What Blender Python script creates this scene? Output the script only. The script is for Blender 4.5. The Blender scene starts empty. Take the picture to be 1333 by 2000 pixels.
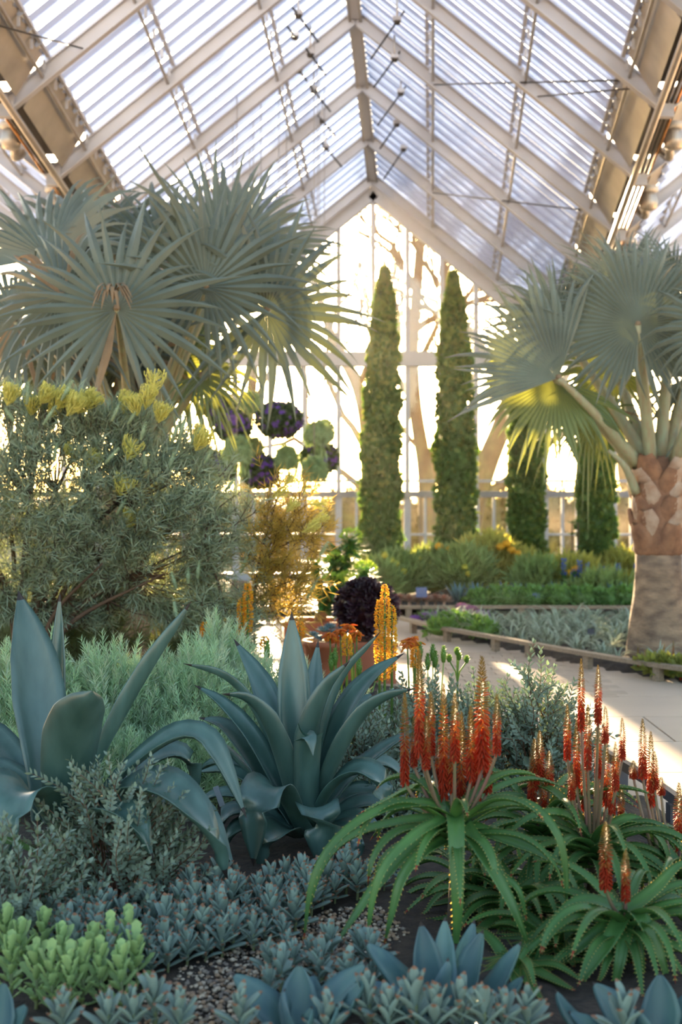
import bpy, math, random
import numpy as np
from mathutils import Vector, Matrix

S = bpy.context.scene
COL = S.collection
PI = math.pi
rng = np.random.default_rng(7)

# ------------------------------------------------------------------ camera
F = 2600.0; CX = 666.5; HY = 950.0; EYE = 1.6      # focal length and horizon in px of a 1333x2000 frame
cam = bpy.data.cameras.new('camera'); camo = bpy.data.objects.new('camera', cam); COL.objects.link(camo)
camo.location = (0, 0, EYE); camo.rotation_euler = (PI/2, 0, 0)
cam.sensor_fit = 'VERTICAL'; cam.sensor_height = 36.0; cam.sensor_width = 24.0
cam.lens = F/2000*36.0; cam.shift_y = -(1000-HY)/2000.0
cam.clip_end = 600
cam.dof.use_dof = True; cam.dof.focus_distance = 6.1; cam.dof.aperture_fstop = 2.4
S.camera = camo

# ------------------------------------------------------------------ sky, sun, exposure
SUN_EL = math.radians(8.4); SUN_AZ = math.radians(-3.9)    # low sun beyond the end wall
w = bpy.data.worlds.new('world'); S.world = w; w.use_nodes = True
nt = w.node_tree; nt.nodes.clear()
sky = nt.nodes.new('ShaderNodeTexSky'); sky.sky_type = 'NISHITA'; sky.sun_disc = False
sky.sun_elevation = SUN_EL; sky.sun_rotation = SUN_AZ
sky.air_density = .8; sky.dust_density = 1.4; sky.ozone_density = 0.6; sky.altitude = 50
bg = nt.nodes.new('ShaderNodeBackground'); bg.inputs[1].default_value = 1.0
out = nt.nodes.new('ShaderNodeOutputWorld')
wb_ = nt.nodes.new('ShaderNodeMix'); wb_.data_type = 'RGBA'; wb_.blend_type = 'MULTIPLY'; wb_.inputs['Factor'].default_value = 1.0; wb_.inputs['B'].default_value = (1.04, 1.0, .94, 1)   # the camera's warm white balance
nt.links.new(sky.outputs[0], wb_.inputs['A']); nt.links.new(wb_.outputs['Result'], bg.inputs[0]); nt.links.new(bg.outputs[0], out.inputs[0])
sl = bpy.data.lights.new('sun', 'SUN'); so = bpy.data.objects.new('sun', sl); COL.objects.link(so)
sl.energy = 90.0; sl.color = (1.0, 0.70, 0.40); sl.angle = math.radians(.6)
sd = Vector((math.sin(SUN_AZ)*math.cos(SUN_EL), math.cos(SUN_AZ)*math.cos(SUN_EL), math.sin(SUN_EL)))
so.rotation_euler = sd.to_track_quat('Z', 'Y').to_euler(); so.location = (0, 0, 30)
S.view_settings.view_transform = 'Standard'; S.view_settings.look = 'None'
S.view_settings.gamma = 1.0; S.view_settings.use_curve_mapping = False
S.view_settings.exposure = -0.4
cy = S.cycles
cy.max_bounces = 5; cy.diffuse_bounces = 3; cy.glossy_bounces = 2; cy.transmission_bounces = 4; cy.transparent_max_bounces = 14
cy.use_adaptive_sampling = True; cy.adaptive_threshold = .045; cy.sample_clamp_indirect = 6.0; cy.caustics_reflective = False; cy.caustics_refractive = False

# ------------------------------------------------------------------ helpers
def P(px, py, d):
    return np.array([(px-CX)*d/F, d, EYE-(py-HY)*d/F])
def nrm(v):
    v = np.asarray(v, float); return v/(np.linalg.norm(v, axis=-1, keepdims=True)+1e-12)

class G:
    """triangle soup collector"""
    def __init__(s): s.V = []; s.T = []; s.M = []; s.n = 0
    def add(s, V, T, m=0):
        V = np.asarray(V, float).reshape(-1, 3); T = np.asarray(T, int).reshape(-1, 3)
        s.V.append(V); s.T.append(T+s.n); s.M.append(np.full(len(T), m, int) if np.isscalar(m) else np.asarray(m, int)); s.n += len(V)
        return s
    def bake(s):
        if not s.V: return np.zeros((0, 3)), np.zeros((0, 3), int), np.zeros(0, int)
        return np.concatenate(s.V), np.concatenate(s.T), np.concatenate(s.M)
    def scatter(s, proto, R, T, m=None):
        """copies of proto (a G) under rotations/scales R (N,3,3) and offsets T (N,3)"""
        V, Tr, M = proto.bake(); R = np.asarray(R, float); T = np.asarray(T, float); N = len(T)
        if N == 0: return s
        W = np.einsum('nij,vj->nvi', R, V) + T[:, None, :]
        TT = Tr[None]+(np.arange(N)*len(V))[:, None, None]
        MM = np.tile(M, N) if m is None else np.repeat(np.asarray(m, int), len(M))
        return s.add(W.reshape(-1, 3), TT.reshape(-1, 3), MM)
    def mesh(s, name, mats, origin=(0, 0, 0), smooth=True):
        V, T, M = s.bake(); V = V-np.asarray(origin, float)
        me = bpy.data.meshes.new(name); me.vertices.add(len(V)); me.vertices.foreach_set('co', V.astype(np.float32).ravel())
        me.loops.add(len(T)*3); me.loops.foreach_set('vertex_index', T.astype(np.int32).ravel())
        me.polygons.add(len(T)); me.polygons.foreach_set('loop_start', np.arange(0, len(T)*3, 3, dtype=np.int32))
        me.polygons.foreach_set('material_index', M.astype(np.int32))
        me.polygons.foreach_set('use_smooth', np.full(len(T), bool(smooth)))
        for m in mats: me.materials.append(m)
        me.update(calc_edges=True); me.validate()
        return me

ORG = {}
def link(o, parent=None):
    COL.objects.link(o)
    if parent is not None: o.parent = parent
    return o
def tag(o, label=None, cat=None, group=None, kind=None):
    if label: o['label'] = label
    if cat: o['category'] = cat
    if group: o['group'] = group
    if kind: o['kind'] = kind
    return o
def thing(name, loc, label, cat, group=None, kind=None):
    o = bpy.data.objects.new(name, None); o.empty_display_size = .1; o.location = tuple(loc); COL.objects.link(o)
    ORG[o.name] = np.array(loc, float)
    return tag(o, label, cat, group, kind)
def part(name, geo, mats, parent=None, smooth=True):
    """geometry given in world coordinates becomes a mesh object under its parent"""
    if not isinstance(mats, (list, tuple)): mats = [mats]
    org = ORG.get(parent.name, np.zeros(3)) if parent is not None else np.zeros(3)
    o = bpy.data.objects.new(name, geo.mesh(name, mats, org, smooth)); link(o, parent); ORG[o.name] = org
    return o
def solo(name, geo, mats, loc, label, cat, group=None, kind=None, smooth=True):
    if not isinstance(mats, (list, tuple)): mats = [mats]
    o = bpy.data.objects.new(name, geo.mesh(name, mats, loc, smooth)); o.location = tuple(loc); link(o); ORG[o.name] = np.array(loc, float)
    return tag(o, label, cat, group, kind)
def inst(name, me, parent, M):
    o = bpy.data.objects.new(name, me); link(o, parent); o.matrix_local = M
    return o

def quads(Q):
    Q = np.asarray(Q, int).reshape(-1, 4); return np.concatenate([Q[:, [0, 1, 2]], Q[:, [0, 2, 3]]])
BOXV = np.array([[x, y, z] for x in (-1, 1) for y in (-1, 1) for z in (-1, 1)], float)*.5
BOXT = quads([[0, 1, 3, 2], [4, 6, 7, 5], [0, 4, 5, 1], [2, 3, 7, 6], [0, 2, 6, 4], [1, 5, 7, 3]])
def box(g, c, size, m=0, R=None):
    V = BOXV*np.asarray(size, float)
    if R is not None: V = V@np.asarray(R).T
    return g.add(V+np.asarray(c, float), BOXT, m)
def bar(g, a, b, wx, wz, up=(0, 0, 1), m=0):
    """square bar from a to b; wz measured along up"""
    a = np.asarray(a, float); b = np.asarray(b, float); t = b-a; L = np.linalg.norm(t); t = t/L
    s = nrm(np.cross(t, up)); u = np.cross(s, t)
    V = BOXV*np.array([wx, L, wz]); R = np.stack([s, t, u], 1)
    return g.add(V@R.T+(a+b)/2, BOXT, m)
def prism(g, a, b, prof, up=(0, 0, 1), m=0):
    """profile [(side,up)...] swept from a to b, capped with a fan"""
    a = np.asarray(a, float); b = np.asarray(b, float); t = nrm(b-a); s = nrm(np.cross(t, up)); u = np.cross(s, t)
    pr = np.array(prof, float); n = len(pr); ring = pr[:, :1]*s+pr[:, 1:]*u
    V = np.concatenate([ring+a, ring+b]); Q = [[i, (i+1) % n, n+(i+1) % n, n+i] for i in range(n)]
    T = [quads(Q)]
    T.append(np.array([[0, i, i+1] for i in range(1, n-1)]+[[n, n+i+1, n+i] for i in range(1, n-1)]))
    return g.add(V, np.concatenate(T), m)
def frames(pts):
    T = np.gradient(pts, axis=0); T = nrm(T); U = np.zeros_like(T)
    ref = np.array([0, 0, 1.]) if abs(T[0][2]) < .9 else np.array([1., 0, 0])
    u = nrm(ref-T[0]*ref.dot(T[0]))
    for i in range(len(pts)):
        u = nrm(u-T[i]*u.dot(T[i])); U[i] = u
    return T, U, np.cross(T, U)
def tube(g, pts, r, n=6, m=0, cap=True):
    pts = np.asarray(pts, float); k = len(pts); r = np.broadcast_to(np.asarray(r, float), (k,))
    T, U, W = frames(pts); a = np.linspace(0, 2*PI, n, endpoint=False)
    V = pts[:, None]+(np.cos(a)[None, :, None]*U[:, None]+np.sin(a)[None, :, None]*W[:, None])*r[:, None, None]
    idx = np.arange(k*n).reshape(k, n); nx = np.roll(idx, -1, 1)
    Q = np.stack([idx[:-1], nx[:-1], nx[1:], idx[1:]], -1).reshape(-1, 4); TT = quads(Q)
    if cap and n > 2:
        TT = np.concatenate([TT, [[0, i+1, i] for i in range(1, n-1)], [[(k-1)*n, (k-1)*n+i, (k-1)*n+i+1] for i in range(1, n-1)]])
    return g.add(V.reshape(-1, 3), TT, m)
def lathe(g, c, prof, n=20, m=0, jit=None):
    prof = np.array(prof, float); k = len(prof); a = np.linspace(0, 2*PI, n, endpoint=False)
    rad = np.repeat(prof[:, :1], n, 1)
    if jit is not None: rad = rad*jit(prof[:, 1][:, None], a[None])
    V = np.stack([rad*np.cos(a), rad*np.sin(a), np.repeat(prof[:, 1:2], n, 1)], -1)+np.asarray(c, float)
    idx = np.arange(k*n).reshape(k, n); nx = np.roll(idx, -1, 1)
    TT = quads(np.stack([idx[:-1], nx[:-1], nx[1:], idx[1:]], -1).reshape(-1, 4))
    TT = np.concatenate([TT, [[0, i+1, i] for i in range(1, n-1)], [[(k-1)*n, (k-1)*n+i, (k-1)*n+i+1] for i in range(1, n-1)]])
    return g.add(V.reshape(-1, 3), TT, m)
def ball(g, c, r, n=10, k=7, m=0, nz=0.0, seed=0):
    r = np.broadcast_to(np.asarray(r, float), (3,)); rr = np.random.default_rng(seed)
    ph = np.linspace(0, PI, k); a = np.linspace(0, 2*PI, n, endpoint=False)
    V = np.stack([np.sin(ph)[:, None]*np.cos(a), np.sin(ph)[:, None]*np.sin(a), np.cos(ph)[:, None]*np.ones(n)], -1)
    V = V*(1+nz*rr.uniform(-1, 1, (k, n, 1)))*r+np.asarray(c, float)
    idx = np.arange(k*n).reshape(k, n); nx = np.roll(idx, -1, 1)
    return g.add(V.reshape(-1, 3), quads(np.stack([idx[:-1], idx[1:], nx[1:], nx[:-1]], -1).reshape(-1, 4)), m)
def spline(ctrl, n):
    """Catmull-Rom through control points, evenly resampled"""
    c = np.asarray(ctrl, float)
    if len(c) == 2: return c[0]+(c[1]-c[0])*np.linspace(0, 1, n)[:, None]
    e = np.concatenate([[2*c[0]-c[1]], c, [2*c[-1]-c[-2]]]); o = []
    for i in range(len(c)-1):
        p0, p1, p2, p3 = e[i:i+4]; t = np.linspace(0, 1, 12, endpoint=False)[:, None]
        o.append(.5*((2*p1)+(-p0+p2)*t+(2*p0-5*p1+4*p2-p3)*t*t+(-p0+3*p1-3*p2+p3)*t**3))
    o = np.concatenate(o+[c[-1:]]); L = np.concatenate([[0], np.cumsum(np.linalg.norm(np.diff(o, axis=0), axis=1))])
    s = np.linspace(0, L[-1], n); return np.stack([np.interp(s, L, o[:, i]) for i in range(3)], 1)
AGW = ([0, .12, .3, .5, .7, .85, .95, 1], [.62, .6, .8, 1, .86, .5, .17, .015])
ALW = ([0, .1, .3, .6, .85, .95, 1], [1, 1, .9, .65, .3, .12, .01])
def blade(g, pts, wid, prof, nh, dish=.3, thick=.006, ns=5, m=0, mtip=None, teeth=0, tooth=.006, m_t=None):
    """a thick tapering leaf along pts; nh = direction its upper face turns to; dish = how far the edges rise"""
    pts = np.asarray(pts, float); k = len(pts); T = nrm(np.gradient(pts, axis=0)); nh = np.broadcast_to(np.asarray(nh, float), (k, 3))
    W = nrm(np.cross(T, nh)); N = np.cross(W, T)
    for i in range(1, k):
        if W[i].dot(W[i-1]) < 0: W[i] = -W[i]; N[i] = -N[i]
    t = np.linspace(0, 1, k); wd = np.interp(t, *prof)*wid/2; s = np.linspace(-1, 1, ns)
    dish = np.broadcast_to(np.asarray(dish, float), (k,))
    top = pts[:, None]+W[:, None]*(s[None, :, None]*wd[:, None, None])+N[:, None]*((dish*wd)[:, None, None]*(s*s)[None, :, None])
    th = thick*np.minimum(1, wd/(wid*.2+1e-9))
    bot = top-N[:, None]*(th[:, None, None]*(1.0-.75*s*s)[None, :, None])
    V = np.concatenate([top, bot[:, ::-1]], 1); n = 2*ns; idx = np.arange(k*n).reshape(k, n); nx = np.roll(idx, -1, 1)
    Q = np.stack([idx[:-1], nx[:-1], nx[1:], idx[1:]], -1)
    M = np.full((k-1, n), m, int)
    if mtip is not None: M[-1:] = mtip
    g.add(V.reshape(-1, 3), quads(Q.reshape(-1, 4)), np.tile(M.ravel(), 2))
    if teeth:
        tt = np.linspace(.04, .96, teeth); VV = []; TT = []
        for sg in (-1, 1):
            for q in tt:
                f = q*(k-1); i = int(f); fr = f-i; j = min(i+1, k-1)
                e = lambda a: a[i]*(1-fr)+a[j]*fr
                c = e(pts)+e(W)*sg*e(wd)*.97+e(N)*e(dish)*e(wd); tt_ = e(T); b = len(VV)
                VV += [c-tt_*tooth*.6, c+tt_*tooth*.6, c+e(W)*sg*tooth+tt_*tooth*.7]; TT.append([b, b+1, b+2])
        g.add(VV, TT, m if m_t is None else m_t)
    return g
def frame_from(T, hint=(0, 0, 1)):
    """rotation matrices (N,3,3) whose local Y axis is T, local Z near hint"""
    T = nrm(np.asarray(T, float)); h = np.broadcast_to(np.asarray(hint, float), T.shape)
    X = np.cross(T, h); bad = np.linalg.norm(X, axis=-1) < 1e-3; X[bad] = np.cross(T[bad], [1., .3, 0]); X = nrm(X); Z = np.cross(X, T)
    return np.stack([X, T, Z], -1)
def roll(R, a):
    """turn frames about their local Y"""
    c, s = np.cos(a), np.sin(a); z = np.zeros_like(c); o = np.ones_like(c)
    Q = np.stack([np.stack([c, z, s], -1), np.stack([z, o, z], -1), np.stack([-s, z, c], -1)], -2); return R@Q
def sphere_dirs(n, r):
    v = r.normal(size=(n, 3)); return nrm(v)
def needle(g, L, w, m=0, bend=0.0):
    """thin 2-triangle leaf along +Y"""
    return g.add([[-w*.35, 0, 0], [w*.35, 0, 0], [w*.5, L*.5, bend*.4], [-w*.5, L*.5, bend*.4], [0, L, bend]], [[0, 1, 2], [0, 2, 3], [3, 2, 4]], m)

# ------------------------------------------------------------------ materials
def _n(t, k, **kw):
    n = t.nodes.new(k)
    for a, v in kw.items(): setattr(n, a, v)
    return n
MATS = {}
def mat(name, col, rough=.55, transl=0.0, tcol=None, vary=.25, scale=6.0, col2=None, metal=0.0, spec=.4, bump=0.0, bscale=60.0, rnd=.0, stretch=None, detail=4.0):
    """procedural surface: two tones mixed by noise, per-object tint, optional light coming through (leaves), optional relief"""
    if name in MATS: return MATS[name]
    m = bpy.data.materials.new(name); m.use_nodes = True; t = m.node_tree; t.nodes.clear(); L = t.links.new
    o = _n(t, 'ShaderNodeOutputMaterial'); b = _n(t, 'ShaderNodeBsdfPrincipled')
    tc = _n(t, 'ShaderNodeTexCoord'); no = _n(t, 'ShaderNodeTexNoise'); no.inputs['Scale'].default_value = scale; no.inputs['Detail'].default_value = detail
    src = tc.outputs['Object']
    if stretch:
        mp = _n(t, 'ShaderNodeMapping'); mp.inputs['Scale'].default_value = stretch; L(src, mp.inputs[0]); src = mp.outputs[0]
    L(src, no.inputs['Vector'])
    c2 = col2 if col2 else tuple(max(0, c*(1-vary)) for c in col)
    mx = _n(t, 'ShaderNodeMix', data_type='RGBA'); mx.inputs['A'].default_value = (*c2, 1); mx.inputs['B'].default_value = (*col, 1)
    rp = _n(t, 'ShaderNodeMapRange'); rp.inputs[1].default_value = .32; rp.inputs[2].default_value = .68
    L(no.outputs['Fac'], rp.inputs[0]); L(rp.outputs[0], mx.inputs['Factor']); cs = mx.outputs['Result']
    if rnd:
        oi = _n(t, 'ShaderNodeObjectInfo'); hs = _n(t, 'ShaderNodeHueSaturation')
        mr = _n(t, 'ShaderNodeMapRange'); mr.inputs[3].default_value = 1-rnd; mr.inputs[4].default_value = 1+rnd
        L(oi.outputs['Random'], mr.inputs[0]); L(mr.outputs[0], hs.inputs['Value']); L(cs, hs.inputs['Color']); cs = hs.outputs[0]
    L(cs, b.inputs['Base Color']); b.inputs['Roughness'].default_value = rough; b.inputs['Metallic'].default_value = metal
    b.inputs['Specular IOR Level'].default_value = spec
    if bump:
        bn = _n(t, 'ShaderNodeTexNoise'); bn.inputs['Scale'].default_value = bscale; L(src, bn.inputs['Vector'])
        bp = _n(t, 'ShaderNodeBump'); bp.inputs['Strength'].default_value = bump; bp.inputs['Distance'].default_value = .01
        L(bn.outputs['Fac'], bp.inputs['Height']); L(bp.outputs[0], b.inputs['Normal'])
    if transl:
        tr = _n(t, 'ShaderNodeBsdfTranslucent'); ms = _n(t, 'ShaderNodeMixShader'); ms.inputs[0].default_value = transl
        if tcol: tr.inputs[0].default_value = (*tcol, 1)
        else: L(cs, tr.inputs[0])
        L(b.outputs[0], ms.inputs[1]); L(tr.outputs[0], ms.inputs[2]); L(ms.outputs[0], o.inputs[0])
    else: L(b.outputs[0], o.inputs[0])
    MATS[name] = m; return m
def glass_mat(name, tint, gloss=.06, rough=.05):
    m = bpy.data.materials.new(name); m.use_nodes = True; t = m.node_tree; t.nodes.clear(); L = t.links.new
    o = _n(t, 'ShaderNodeOutputMaterial'); a = _n(t, 'ShaderNodeBsdfTransparent'); b = _n(t, 'ShaderNodeBsdfGlossy'); ms = _n(t, 'ShaderNodeMixShader')
    a.inputs[0].default_value = (*tint, 1); b.inputs['Roughness'].default_value = rough; ms.inputs[0].default_value = gloss
    L(a.outputs[0], ms.inputs[1]); L(b.outputs[0], ms.inputs[2]); L(ms.outputs[0], o.inputs[0]); MATS[name] = m; return m
# ------------------------------------------------------------------ materials of the setting
M_WHITE = mat('white_painted_steel', (.40, .42, .48), .45, vary=.08, scale=3)
M_LOUV = mat('translucent_white_louvre', (.54, .63, .82), .6, transl=.32, tcol=(.62, .74, .98), vary=.06, scale=2)
M_GREY = mat('grey_steel_tube', (.42, .40, .38), .35, metal=.6, vary=.15)
M_GALV = mat('galvanised_sheet', (.46, .44, .41), .48, metal=.8, vary=.25, scale=3, bump=.25, bscale=9)
M_DARK = mat('dark_steel', (.05, .045, .04), .4, metal=.3, vary=.3)
M_BLACK = mat('black_rubber_rod', (.012, .012, .014), .45, vary=.2)
M_GLASS = glass_mat('clear_glass', (.97, .98, .97), .05)
M_ROOFG = glass_mat('roof_glass', (.93, .96, .99), .05)
M_CONC = mat('warm_concrete', (.56, .43, .32), .62, vary=.10, scale=1.4, bump=.05, bscale=120, rnd=.03, spec=.45)
M_PAVE = mat('tan_paver', (.50, .38, .28), .65, vary=.15, scale=5, bump=.08, bscale=90, rnd=.06)
M_JOINT = mat('joint_sand', (.40, .33, .27), .9, vary=.2)
M_SOIL = mat('dark_soil', (.060, .042, .030), .95, col2=(.025, .019, .015), scale=18, bump=.6, bscale=50)
M_RAIL = mat('weathered_timber', (.30, .22, .15), .6, vary=.35, scale=4, stretch=(3, 14, 14), bump=.1)
M_LAWN = mat('winter_lawn', (.30, .28, .16), .9, col2=(.22, .21, .12), scale=.6)
M_BARK = mat('pale_bark', (.33, .23, .13), .8, col2=(.25, .17, .10), scale=4, bump=.3, bscale=12)
M_HEDGE = mat('bleached_hedge', (.42, .35, .17), .8, transl=.3, col2=(.30, .26, .12), scale=3)
M_TERRA = mat('terracotta', (.40, .13, .065), .7, vary=.25, scale=5, bump=.1)
M_PEB = [mat('pebble_tan', (.42, .28, .18), .75, vary=.3, scale=20), mat('pebble_grey', (.26, .21, .17), .7, vary=.3, scale=20), mat('pebble_pale', (.62, .50, .37), .7, vary=.2, scale=20)]

# ------------------------------------------------------------------ floor: base, slabs, pavers
fl = thing('floor', (0, 0, 0), 'warm pale concrete path of large slabs curving through the glasshouse', 'floor', kind='structure')
g = G(); box(g, (0, 9, -.13), (16, 27.0, .2)); part('floor_base', g, M_JOINT, fl, False)
g = G(); box(g, (0, 0, 0), (1.186, .886, .05)); slab = g.mesh('slab', [M_CONC], smooth=False)
for j in range(14):
    for i in range(5):
        x = -.9+1.2*i+(.6 if j % 2 else 0); y = 5.2+.9*j
        if 10.6 < y < 12.6 and .6 < x < 1.9: continue
        inst('slab', slab, fl, Matrix.Translation((x, y, -.025)))
g = G(); box(g, (0, 0, 0), (.192, .142, .05)); paver = g.mesh('paver', [M_PAVE], smooth=False)
for j in range(18):
    for i in range(12):
        x = .02+.2*i+(.1 if j % 2 else 0); y = 10.18+.15*j
        if 0.1 < x < 2.2: inst('paver', paver, fl, Matrix.Translation((x, y, -.024+.0015*((i*7+j*3) % 3))))

def bed(name, poly, z, label, mats=M_SOIL):
    """a soil bed: outline polygon filled with a bumpy grid"""
    poly = np.array(poly, float); x0, y0 = poly.min(0); x1, y1 = poly.max(0); st = .12
    nx = int((x1-x0)/st)+2; ny = int((y1-y0)/st)+2; X, Y = np.meshgrid(np.linspace(x0, x1, nx), np.linspace(y0, y1, ny))
    ins = np.zeros(X.shape, bool); n = len(poly)
    for i in range(n):
        (ax, ay), (bx_, by) = poly[i], poly[(i+1) % n]
        if ay == by: continue
        c = ((ay > Y) != (by > Y)) & (X < (bx_-ax)*(Y-ay)/(by-ay)+ax); ins ^= c
    Z = np.where(ins, z+.012*np.sin(7*X+1.3*Y)+.012*np.sin(9*Y-3*X)+rng.uniform(-.01, .01, X.shape), -.02)
    idx = np.arange(nx*ny).reshape(ny, nx); keep = ins[:-1, :-1] | ins[1:, :-1] | ins[:-1, 1:] | ins[1:, 1:]
    Q = np.stack([idx[:-1, :-1], idx[:-1, 1:], idx[1:, 1:], idx[1:, :-1]], -1)[keep]
    gg = G(); gg.add(np.stack([X, Y, Z], -1).reshape(-1, 3), quads(Q))
    return tag(part(name, gg, mats), label, 'soil', kind='structure')
bed('planting_bed_soil', [(2.0, 1.5), (1.9, 3.5), (1.72, 5.6), (1.6, 6.4), (1.45, 7.2), (1.12, 9), (.45, 10.6), (-.3, 10.9), (-4.5, 11.4), (-5.5, 1.5)], .03, 'dark soil of the front planting bed under the agaves and aloes')
bed('planting_bed_soil', [(4.2, 8.9), (2.8, 10.95), (2.04, 12.2), (1.59, 13.2), (1.05, 14.5), (.75, 15.15), (4.6, 15.3), (5.2, 9)], .04, 'dark soil of the island bed with silver grass and palm')
bed('planting_bed_soil', [(-3.4, 16.35), (7, 16.35), (7, 21.9), (-3.4, 21.9)], .08, 'dark soil of the long bed in front of the glass end wall')

# low timber edging rails on posts
def edging(ctrl, label, zt=.15, n=24, posts=9, w=.09, h=.035, mm=M_RAIL):
    pts = spline([(x, y, zt) for x, y in ctrl], n); t = thing('edging_rail', (pts[0][0], pts[0][1], 0), label, 'rail')
    gg = G(); T, U, W = frames(pts); s = nrm(np.cross(T, [0, 0, 1.]))
    ring = np.stack([pts+s*w/2, pts-s*w/2, pts-s*w/2-[0, 0, h], pts+s*w/2-[0, 0, h]], 1)
    idx = np.arange(n*4).reshape(n, 4); nx = np.roll(idx, -1, 1)
    gg.add(ring.reshape(-1, 3), np.concatenate([quads(np.stack([idx[:-1], nx[:-1], nx[1:], idx[1:]], -1).reshape(-1, 4)), quads([[0, 3, 2, 1], [4*n-4, 4*n-3, 4*n-2, 4*n-1]])]))
    part('top_rail', gg, mm, t, False)
    for q in np.linspace(.02, .98, posts):
        c = pts[int(round(q*(n-1)))]; a = math.atan2(*T[int(round(q*(n-1)))][:2][::-1]); gg = G()
        R = [[math.cos(a), -math.sin(a), 0], [math.sin(a), math.cos(a), 0], [0, 0, 1]]
        box(gg, (c[0], c[1], (zt-h)/2), (.07, .06, zt-h), R=R); part('post', gg, mm, t, False)
    return t
edging([(3.7, 9.6), (2.74, 10.75), (2.35, 11.35), (1.96, 12.05), (1.5, 12.95), (1.0, 13.9), (.72, 14.7), (.45, 15.3)], 'low timber edging rail curving along the silver grass bed')
edging([(-3.3, 16.25), (0, 16.2), (2.2, 16.2), (4.6, 16.1)], 'low dark timber rail along the far flower bed', posts=11)
edging([(1.60, 5.3), (1.55, 6.3), (1.47, 7.0), (1.33, 7.9)], 'dark metal edging rail at the aloe bed beside the path', zt=.17, posts=4, w=.035, h=.05, mm=mat('dark_edging_steel', (.10, .10, .12), .45, metal=.4))

# ------------------------------------------------------------------ glass roof
DW = 22.2
FR = [20.55, 18.85, 17.1, 15.4, 13.7, 12.0, 10.3, 8.6]
HALF = 3.39; PIT = .81
def RX(d): return .52+.0687*(d-22)
def RZ(d): return 6.85-.188*(d-22)
def roofp(d, u, sd, dz=0.0):
    """point on the roof: u metres out from the ridge on side sd; beyond the valley the next gable rises"""
    z = RZ(d)-PIT*u if u <= HALF else RZ(d)-PIT*HALF+PIT*(u-HALF)
    return np.array([RX(d)+sd*u, d, z+dz])
ce = thing('ceiling', (0, 0, 0), 'pitched glass roof with white steel rafters and translucent louvres', 'glass roof', kind='structure')
IB = [(-.075, -.11), (.075, -.11), (.075, -.085), (.02, -.085), (.02, .085), (.075, .085), (.075, .11), (-.075, .11), (-.075, .085), (-.02, .085), (-.02, -.085), (-.075, -.085)]
IB = [(a*.72, b*.74) for a, b in IB]
OUT = 3.0
for d in FR+[DW-.15]:
    for sd in (-1, 1):
        up = nrm([sd*PIT, 0, 1.0])
        g = G(); prism(g, roofp(d, 0, sd, -.14), roofp(d, HALF, sd, -.14), IB, up); part('rafter', g, M_WHITE, ce, False)
        upo = nrm([-sd*PIT, 0, 1.0])
        g = G(); prism(g, roofp(d, HALF, sd, -.14), roofp(d, HALF+OUT, sd, -.14), IB, upo); part('rafter', g, M_WHITE, ce, False)
    # stiffener plates at the valley nodes
    for sd in (-1, 1):
        g = G(); box(g, roofp(d, HALF, sd, -.16), (.16, .10, .22)); part('node_plate', g, M_WHITE, ce, False)
DN, DF = 8.6, DW-.1
for sd in (-1, 1):
    for u in (1.0, 2.07, 3.02, HALF+.9, HALF+2.0):
        g = G(); tube(g, [roofp(DN, u, sd, -.17), roofp(DF, u, sd, -.14)], .019, 8, 1)
        bar(g, roofp(DN, u-.075, sd, -.03), roofp(DF, u-.075, sd, -.03), .04, .04, m=0)
        for d in np.arange(DN+.4, DF, .42): box(g, roofp(d, u-.035, sd, -.10), (.03, .02, .10), 0)
        part('purlin', g, [M_WHITE, M_GREY], ce, False)
g = G(); prism(g, (RX(DN), DN, RZ(DN)-.10), (RX(DF), DF, RZ(DF)-.10), [(-.06, -.09), (.06, -.09), (.06, .07), (-.06, .07)]); part('ridge_beam', g, M_WHITE, ce, False)
for sx in (-.075, .075):
    g = G(); tube(g, [(RX(DN)+sx, DN, RZ(DN)-.20), (RX(DF)+sx, DF, RZ(DF)-.20)], .018, 6); part('ridge_tube', g, M_GREY, ce)
# louvres run up the slope between the rafters, glass panes lie above them
bays = [(DW-.15, FR[0])]+[(FR[i], FR[i+1]) for i in range(len(FR)-1)]
for far, near in bays:
    L = far-near; nl = 6
    for sd in (-1, 1):
        up = nrm([sd*PIT, 0, 1.0]); upo = nrm([-sd*PIT, 0, 1.0])
        for k in range(nl):
            d = near+L*(k+.5)/nl
            for (u0, u1, nn) in ((.08, 3.0, up), (HALF+.45, HALF+OUT, upo)):
                g = G(); a, b = roofp(d, u0, sd, 0), roofp(d, u1, sd, 0)
                bar(g, a, b, .155, .008, nn, 0)
                bar(g, a+np.array([0, .07, -.035]), b+np.array([0, .07, -.035]), .012, .07, nn, 0)
                part('louvre', g, [M_LOUV], ce, False)
        for u0, u1 in ((.03, 1.0), (1.0, 2.07), (2.07, 3.02), (HALF+.4, HALF+2.0), (HALF+2.0, HALF+OUT)):
            g = G(); A, B, C_, D_ = roofp(near, u0, sd, .06), roofp(near, u1, sd, .06), roofp(far, u1, sd, .06), roofp(far, u0, sd, .06)
            V = np.array([A, B, C_, D_]); g.add(np.concatenate([V, V+[0, 0, .008]]), quads([[0, 1, 2, 3], [7, 6, 5, 4], [0, 4, 5, 1], [1, 5, 6, 2], [2, 6, 7, 3], [3, 7, 4, 0]]))
            part('pane', g, M_ROOFG, ce, False)

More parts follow.
